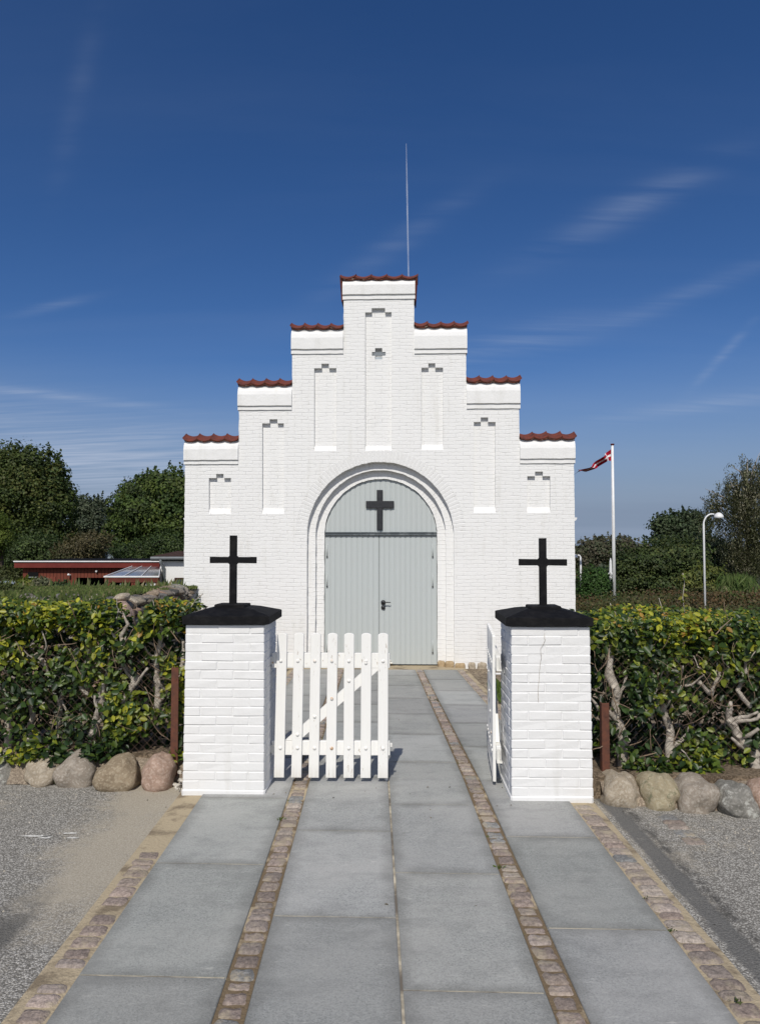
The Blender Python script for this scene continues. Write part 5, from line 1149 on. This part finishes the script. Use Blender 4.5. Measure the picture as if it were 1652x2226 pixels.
# ------------------------------------------------------------------ left background buildings
def Wp(px, py, Y): return at(px, py, Y)
Y = 28.0; SH = empty('garden_shed', (at(190, 1270, Y).x, Y, -1.1)); tag(SH, 'low flat-roofed shed of red-brown boards with a red fascia, beyond the stone wall', 'shed')
SX, SZ = SH.location.x, SH.location.z
def lx(px, y_=Y): return at(px, 1250, y_).x-SX
def lz(py, y_=Y): return at(190, py, y_).z-SZ
def boardmat(name, c1, c2):
    m = mat(name, c1, .8, .2); t = NT(m); o = t.obj(); sp = t.n('ShaderNodeSeparateXYZ'); t.l(o, sp.inputs[0])
    fr = t.math('FRACT', t.math('MULTIPLY', sp.outputs[0], 8)); g_ = t.math('LESS_THAN', fr, .12); n = t.noise(t.scaled(o, (12, 1, 1)), 2, 4)
    t.color(t.mix(g_, t.mix(n, c1, c2), (c1[0]*.35, c1[1]*.35, c1[2]*.35))); t.normal(t.bump(t.math('SUBTRACT', 1.0, g_), .01, 1)); return m
mred = boardmat('red_brown_boards', (.13,.035,.022), (.17,.05,.032)); mfas = bark('red_fascia', (.17,.036,.029), (.13,.026,.022), 3)
b = MB(); b.box(lx(49), lx(166), 0, .1, 0, lz(1235)); b.box(lx(166), lx(230), .0, .1, lz(1256), lz(1235)); b.box(lx(230), lx(348), .0, .1, lz(1254), lz(1235)); b.box(lx(49), lx(52), .1, 5, 0, lz(1235)); b.box(lx(345), lx(348), .1, 5, 0, lz(1235)); b.box(lx(52), lx(345), 4.9, 5, 0, lz(1235)); b.build('wall', mred, SH)
b = MB(); b.box(lx(36), lx(350), -.20, 5.3, lz(1234), lz(1222)); b.build('fascia', mfas, SH)
b = MB(); b.box(lx(35), lx(351), -.24, -.16, lz(1221.5), lz(1219)); b.build('roof_edge', M['white_metal'], SH)
b = MB(); b.box(lx(35.5), lx(350.5), -.155, 5.4, lz(1221.5), lz(1219.5)); b.build('roof', M['dark'], SH)
b = MB(); b.cbox(lx(61), lx(84), -.04, -.003, lz(1290), lz(1244), .01); wo = b.build('window', M['dark'], SH)
b = MB(); b.cbox(lx(62), lx(83), -.06, -.042, lz(1256), lz(1254), .004); b.build('window_bar', M['galv'], wo)
b = MB(); b.box(lx(89), lx(121), -.03, -.003, 0, lz(1254)); b.build('door', boardmat('lighter_red_boards', (.17,.045,.028), (.2,.06,.04)), SH)
b = MB(); b.tube([(lx(153), 0, lz(1250)), (lx(153), -.12, lz(1250)), (lx(152), -.14, lz(1247))], .03, 8); b.tube([(lx(152), -.14, lz(1250)), (lx(152), -.14, lz(1247))], [.04, .025], 10); b.build('wall_lamp', M['white_metal'], SH)
b = MB(); b.tube([(lx(211), -.02, lz(1241)), (lx(211), -.1, lz(1242))], .035, 10); b.build('wall_lamp', M['white_metal'], SH)
b = MB(); b.box(lx(52.5), lx(344), 2.2, 2.3, 0, lz(1236)); b.build('inner_wall', M['dark'], SH)
# lean-to conservatory in front of the shed
CO = empty('conservatory', (at(290, 1270, 26.5).x, 26.5, -1.1)); tag(CO, 'lean-to conservatory with clear sloping roof panels, right end of the red shed', 'conservatory')
def kx(px, y_=26.0): return at(px, 1250, y_).x-CO.location.x
def kz(py, y_=26.0): return at(290, py, y_).z+1.1
zf_, zb_ = kz(1254, 25.0), kz(1232, 27.6)
pol = mat('polycarbonate', (.30,.34,.40), .12, .5); t_ = NT(pol); t_.color(t_.mix(t_.rng(t_.noise(t_.obj(), 1.2, 3), .4, .6), (.16,.18,.20), (.30,.27,.25)))
pol.node_tree.nodes['Principled BSDF'].inputs['Alpha'].default_value = .97
b = MB(); x0, x1 = kx(229, 25), kx(346, 25); u0, u1 = kx(287, 27.6), kx(349, 27.6)
b.add([(x0, -1.5, zf_), (x1, -1.5, zf_), (u1, 1.1, zb_), (u0, 1.1, zb_), (x0, -1.5, zf_-.02), (x1, -1.5, zf_-.02), (u1, 1.1, zb_-.02), (u0, 1.1, zb_-.02)], [(0,1,2,3), (7,6,5,4), (0,4,5,1), (1,5,6,2), (2,6,7,3), (3,7,4,0)]); b.build('roof_panel', pol, CO)
for u in (0, .34, .67, 1): 
    b = MB(); a_p = Vector((x0+(x1-x0)*u, -1.52, zf_+.02)); b_p = Vector((u0+(u1-u0)*u, 1.1, zb_+.02)); b.tube([a_p, b_p], .016, 6); b.build('glazing_bar', M['white_metal'], CO)
b = MB(); b.cbox(x0-.03, x1+.02, -1.58, -1.5, zf_-.02, zf_+.03, .004); b.build('front_gutter', M['white_metal'], CO)
b = MB(); b.cbox(x0-.01, x1, -1.56, -1.42, zf_-.19, zf_-.022, .01); b.build('beam', bark('brown_beam', (.10,.03,.02), (.13,.04,.028), 4), CO)
for px in (237, 291, 344): b = MB(); x_ = kx(px, 25); b.cbox(x_-.07, x_+.07, -1.55, -1.43, 0, zf_-.195, .008); b.build('post', mred, CO)
b = MB(); b.box(x0+.2, x1-.1, -1.45, -1.43, 0, zf_-.5); b.build('glass_front', M['glass'], CO)
b = MB(); 
for px in (262, 318): b.cbox(kx(px, 25)-.02, kx(px, 25)+.02, -1.49, -1.455, 0, zf_-.2, .003)
b.build('mullion', M['white_metal'], CO)
b = MB(); bx_ = kx(332, 25); b.tube([(bx_, -1.5, kz(1272, 25)), (bx_, -1.52, kz(1272, 25))], .12, 20); b.build('round_plate', M['white_metal'], CO)
# white house
HO = empty('white_house', (at(400, 1270, 27).x, 27, -1.1)); tag(HO, 'white rendered house with brown corrugated roof, half hidden by the chapel', 'house')
hx_ = lambda px, y_=27: at(px, 1250, y_).x-HO.location.x; hz_ = lambda py, y_=27: at(400, py, y_).z+1.1
mwh = lime_brick('white_render', brick=False, depth=.004, tone=.78); b = MB(); b.box(hx_(348), hx_(520), 0, 7, 0, hz_(1212)); b.build('wall', mwh, HO)
corr = bark('brown_corrugated_roof', (.10,.06,.045), (.075,.045,.035), 5); b = MB(); vs = []; n = 90; xa, xb = hx_(331), hx_(525)
for i in range(n+1):
    u = i/n; x = xa+(xb-xa)*u; dz = .035*math.cos(2*PI*u*26); vs += [(x, -.16, hz_(1212, 26.4)+dz), (x, 3.5, hz_(1212, 26.4)+.17+dz), (x, -.16, hz_(1212, 26.4)+dz-.05), (x, 3.5, hz_(1212, 26.4)+.12+dz)]
b.add(vs, [(i*4, (i+1)*4, (i+1)*4+1, i*4+1) for i in range(n)]+[(i*4+2, i*4+3, (i+1)*4+3, (i+1)*4+2) for i in range(n)]+[(i*4, i*4+2, (i+1)*4+2, (i+1)*4) for i in range(n)]); 
b.add([(xa, 3.5, hz_(1212, 26.4)+.17), (xb, 3.5, hz_(1212, 26.4)+.17), (xb, 7.5, hz_(1212, 26.4)), (xa, 7.5, hz_(1212, 26.4))], [(0,1,2,3)]); b.build('roof', corr, HO)
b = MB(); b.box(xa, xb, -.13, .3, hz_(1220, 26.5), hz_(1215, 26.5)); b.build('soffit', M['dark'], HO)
b = MB(); b.tube([(xa, -.21, hz_(1214, 26.4)), (xb, -.21, hz_(1214, 26.4))], .055, 8); b.build('gutter', M['galv_dark'], HO)
b = MB(); b.tube([(hx_(352), -.2, hz_(1214, 26.4)), (hx_(352), -.18, hz_(1224)), (hx_(357), -.08, hz_(1232)), (hx_(357), -.07, 0)], .05, 8); b.build('downpipe', M['galv_dark'], HO, True)
b = MB(); b.cbox(hx_(380), hx_(420), -.05, -.003, 0, hz_(1256), .008); wf = b.build('window', bark('dark_brown_frame', (.05,.02,.015), (.035,.015,.012), 5), HO)
b = MB(); b.box(hx_(384), hx_(416), -.06, -.052, hz_(1295), hz_(1260)); b.build('pane', M['glass'], wf)
b = MB(); b.cbox(hx_(384), hx_(416), -.08, -.062, hz_(1271.5), hz_(1270), .002); b.build('window_bar', M['white_metal'], wf)
# gabled house behind the shrub, low grey roof at the far left
g2 = empty('gabled_house', (at(205, 1260, 44).x, 44, -1.1)); tag(g2, 'dark-roofed house with a pale blue gable peeping out behind the twiggy shrub', 'house')
q0_ = lambda px: at(px, 1200, 44).x-g2.location.x; z0_ = lambda py: at(205, py, 44).z+1.1
b = MB(); b.add([(q0_(228), 0, 0), (q0_(254), 0, 0), (q0_(254), 0, z0_(1219)), (q0_(235), 0, z0_(1190)), (q0_(228), 0, z0_(1200)), (q0_(228), 3, 0), (q0_(254), 3, 0), (q0_(254), 3, z0_(1219)), (q0_(235), 3, z0_(1190)), (q0_(228), 3, z0_(1200))], [(0,1,2,3,4), (9,8,7,6,5), (1,6,7,2), (0,4,9,5)]); b.build('wall', bark('pale_blue_boards', (.30,.36,.42), (.25,.3,.36), 3), g2)
b = MB(); b.add([(q0_(236), -.2, z0_(1188)), (q0_(256), -.2, z0_(1219)), (q0_(256), 3.2, z0_(1219)), (q0_(236), 3.2, z0_(1188)), (q0_(160), .5, z0_(1188)), (q0_(160), -.4, z0_(1222)), (q0_(228), -.4, z0_(1222))], [(0,1,2,3), (4,5,6,0)]); b.build('roof', M['dark'], g2)
gh = empty('coldframe', (at(30, 1275, 20).x, 20, zleft(-9, 20))); tag(gh, 'low grey sheet-covered cold frame at the left edge beyond the bank', 'cold frame')
xa = at(5, 1275, 20).x-gh.location.x; xb = at(63, 1275, 20).x-gh.location.x; z1_ = at(30, 1265, 20).z-gh.location.z; z2_ = at(30, 1275, 20).z-gh.location.z
b = MB(); b.add([(xa-.6, -.8, z2_), (xb-.5, -.8, z2_), (xb, .5, z1_), (xa-.2, .5, z1_), (xa-.6, -.8, -1), (xb-.5, -.8, -1), (xb, .5, -1), (xa-.2, .5, -1)], [(0,1,2,3), (0,4,5,1), (1,5,6,2), (2,6,7,3), (3,7,4,0)]); b.build('cover', M['galv'], gh)

# ------------------------------------------------------------------ right background: flagpole, lamps, small things
Y = 23.0; fb = at(1336, 1330, Y); FP = empty('flagpole', (fb.x, Y, -.2)); tag(FP, 'tall white flagpole standing beyond the right hedge', 'flagpole')
zt_ = at(1331, 968, Y).z+.2; b = MB(); b.tube([(0, 0, 0), (0, 0, zt_*.5), (0, 0, zt_)], [.052, .044, .034], 14); b.build('pole', M['white_metal'], FP, True)
b = MB(); b.tube([(0, 0, zt_), (0, 0, zt_+.025), (0, 0, zt_+.05)], [.03, .065, .05], 12); b.build('finial', bark('dark_red_knob', (.12,.02,.02), (.09,.015,.015), 9), FP, True)
b = MB(); b.tube([(-.045, -.03, zt_-.05), (-.06, -.04, zt_*.5), (-.05, -.06, .9)], .005, 5); b.build('halyard', M['white_metal'], FP)
# pennant: red with a white cross, swallow of cloth drooping away from the pole
pm = mat('pennant_cloth', (.5,.01,.03), .8, .1); t_ = NT(pm); uvn = t_.n('ShaderNodeTexCoord').outputs['UV']; sp = t_.n('ShaderNodeSeparateXYZ'); t_.l(uvn, sp.inputs[0])
hb_ = t_.math('LESS_THAN', t_.math('ABSOLUTE', t_.math('SUBTRACT', sp.outputs[1], .5)), .10); vb_ = t_.math('LESS_THAN', t_.math('ABSOLUTE', t_.math('SUBTRACT', sp.outputs[0], .13)), .022)
t_.color(t_.mix(t_.math('MAXIMUM', hb_, vb_), (.30,.01,.025), (.62,.62,.63)))
me = bpy.data.meshes.new('pennant'); vs = []; uvs = []; fs = []; nu, nv_ = 48, 6
path = [(1330, 975, 1001), (1318, 985, 1003), (1309, 993, 1010), (1298, 1001, 1017), (1288, 1012, 1021), (1278, 1018, 1024), (1262, 1020, 1024), (1256, 1021, 1026), (1254, 1026, 1030)]
for i in range(nu+1):
    u = i/nu*(len(path)-1); k = min(int(u), len(path)-2); f_ = u-k; px, ya, yb_ = [path[k][j]*(1-f_)+path[k+1][j]*f_ for j in range(3)]
    for j in range(nv_+1):
        v = j/nv_; p = at(px, ya+(yb_-ya)*v, Y); tw_ = .20*math.sin(u*2.3+v*2.6)*min(1, u); vs.append((p.x-fb.x, tw_, p.z+.2)); uvs.append((i/nu, v))
for i in range(nu):
    for j in range(nv_): a = i*(nv_+1)+j; fs.append((a, a+1, a+nv_+2, a+nv_+1))
me.from_pydata(vs, [], fs); uvl = me.uv_layers.new(name='uv')
for l_ in me.loops: uvl.data[l_.index].uv = uvs[l_.vertex_index]
me.materials.append(pm); me.shade_smooth(); po = bpy.data.objects.new('pennant', me); col.objects.link(po); po.location = (fb.x, Y, -.2); tag(po, 'long red pennant with white cross fluttering left of the flagpole top', 'pennant')
def lamp(px, ptop, Y, label, h_r, arm, zg, sg=1):
    top = at(px, ptop, Y); t = empty('street_lamp', (top.x, Y, zg)); tag(t, label, 'street lamp', 'white park lamps'); zt = top.z-zg; b = MB(); pts = [(0, 0, 0), (0, 0, zt-arm)]
    for k in range(1, 9): a = PI/2*k/8*1.15; pts.append((sg*arm*.8*(1-math.cos(a)), 0, zt-arm+arm*math.sin(a)*.98))
    k0 = Y/20.0; b.tube(pts, [.030*k0]+[.026*k0]+[.020*k0]*8, 10); b.build('pole', M['white_metal'], t, True)
    ex = Vector(pts[-1])+Vector((sg*.03, 0, 0)); b = MB(); vs = []; n = 20; prof = [(.02, .02), (.3, .0), (.55, -.05), (.78, -.13), (.93, -.24), (1.0, -.38), (.94, -.38), (.85, -.2), (.5, -.08)]
    k_ = h_r; 
    for r_, z_ in prof:
        for k in range(n): vs.append((ex.x+sg*k_*.6+r_*k_*math.cos(2*PI*k/n), r_*k_*math.sin(2*PI*k/n), ex.z+.03+z_*k_*3))
    b.add(vs, [(i*n+k, i*n+(k+1) % n, (i+1)*n+(k+1) % n, (i+1)*n+k) for i in range(len(prof)-1) for k in range(n)]+[tuple(range(n))]); b.build('lamp_shade', M['white_metal'], t, True)
    b = MB(); boulder(b, (ex.x+sg*k_*.6, 0, ex.z-k_*.45), k_*.4, k_*.4, k_*.35, 1, det=2, amp=0, sq=2); b.build('bulb_housing', M['galv'], t, True)
lamp(1529, 1117, 14.0, 'arched lamp post with a white dome shade, under the birch at the right', .088, .20, -.1)
lamp(1262, 1207, 25.7, 'small distant lamp post with a white dome, close to the chapel corner', .10, .10, -.7, -1)
wb = at(1327.5, 1245, 26); b = MB(); zq = at(1328, 1213, 26).z-wb.z
b.tube([(0, 0, -2), (0, 0, .1), (0, 0, zq*.75), (0, 0, zq)], [.05, .05, .04, .01], 8); b.box(-.1, .1, -.06, .06, -.06, 0); tag(b.build('marker_post', M['white_metal'], loc=wb), 'white pointed post seen left of the flagpole against the wood', 'post')
h3 = empty('cottage', (at(1308, 1258, 60).x, 60, -1.1)); tag(h3, 'distant cottage showing only a patch of orange roof behind the thuja', 'house')
zt3 = at(1308, 1247, 60).z+1.1; b = MB(); b.box(-2.2, 1.3, 0, 4, 0, zt3-.5); b.build('wall', mwh, h3); b = MB(); b.add([(-2.4, -.2, zt3-.55), (1.5, -.2, zt3-.55), (1.2, 2, zt3), (-2.1, 2, zt3), (-2.4, 4.2, zt3-.55), (1.5, 4.2, zt3-.55)], [(0,1,2,3), (3,2,5,4), (0,3,4), (1,5,2)]); b.build('roof', bark('orange_tile', (.55,.13,.04), (.45,.1,.03), 3), h3)
# contrail: a thin vapour line far away
cm = mat('vapour', (.9,.92,.95), 1, 0); t_ = NT(cm); tr_n = t_.n('ShaderNodeBsdfTransparent'); ms = t_.n('ShaderNodeMixShader'); t_.l(t_.rng(t_.noise(t_.obj(), .02, 3), .3, .7, .08, .2), ms.inputs[0]); t_.l(tr_n.outputs[0], ms.inputs[1]); t_.l(t_.b.outputs[0], ms.inputs[2]); t_.l(ms.outputs[0], cm.node_tree.nodes['Material Output'].inputs[0])
b = MB(); pts = [at(883+5*k/12, 311+290*k/12, 1500) for k in range(13)]; b.tube(pts, [.5+1.1*min(1, k/4) for k in range(13)], 8); tag(b.build('contrail', cm), 'thin white vapour trail rising straight up above the gable top', 'contrail', kind='stuff')

# small loose pebbles on the worn ground and a few dry leaves
rs = random.Random(21); pbm = MB()
def pebble_at(x, y, r_):
    n = 5; vs = [(x+r_*math.cos(2*PI*k/n)*rs.uniform(.7, 1.2), y+r_*math.sin(2*PI*k/n)*rs.uniform(.7, 1.2), 0) for k in range(n)]+[(x+r_*.5*math.cos(2*PI*k/n+.3), y+r_*.5*math.sin(2*PI*k/n+.3), r_*.9) for k in range(n)]
    c = rs.choice([(.34,.31,.27), (.42,.38,.31), (.22,.2,.18), (.5,.46,.4)]); pbm.cur = c
    pbm.add(vs, [(k, (k+1) % n, n+(k+1) % n, n+k) for k in range(n)]+[tuple(range(n, 2*n))])
for k in range(650):
    if rs.random() < .5: x = rs.uniform(-3.2, -1.75); y = 5.72-abs(rs.gauss(0, .5)) if rs.random() < .6 else rs.uniform(2.8, 5.6)
    else: x = rs.uniform(1.85, 3.2); y = 5.2-.2*(x-1.5)-abs(rs.gauss(0, .5))
    pebble_at(x, y, rs.uniform(.002, .0065))
pebm = mat('pebble', (.4,.37,.3), .9, .2); t_ = NT(pebm); t_.color(t_.attr())
tag(pbm.build('pebbles', pebm), 'loose pebbles scattered over the worn asphalt beside the paving', 'pebbles', kind='stuff')
n = 60; lp_ = []
for k in range(n):
    sx = rs.uniform(-2.3, 2.3); ty = rs.uniform(2.8, 9.0) if rs.random() < .5 else rs.uniform(5.0, 5.7); q = P(sx, ty, .024 if abs(sx) < 1.2 else .006); lp_.append(q)
tag(leafmesh('fallen_leaves', lp_, rng.normal(0, .25, (n, 3))+np.array([0, 0, 1]), rng.uniform(.008, .024, n), pick([(.10,.06,.03), (.16,.11,.05), (.06,.05,.035)], n, [1, 1, 1]), M['leaf'], None, True, .55), 'few dry brown leaf scraps lying on slabs and asphalt', 'leaves', kind='stuff')
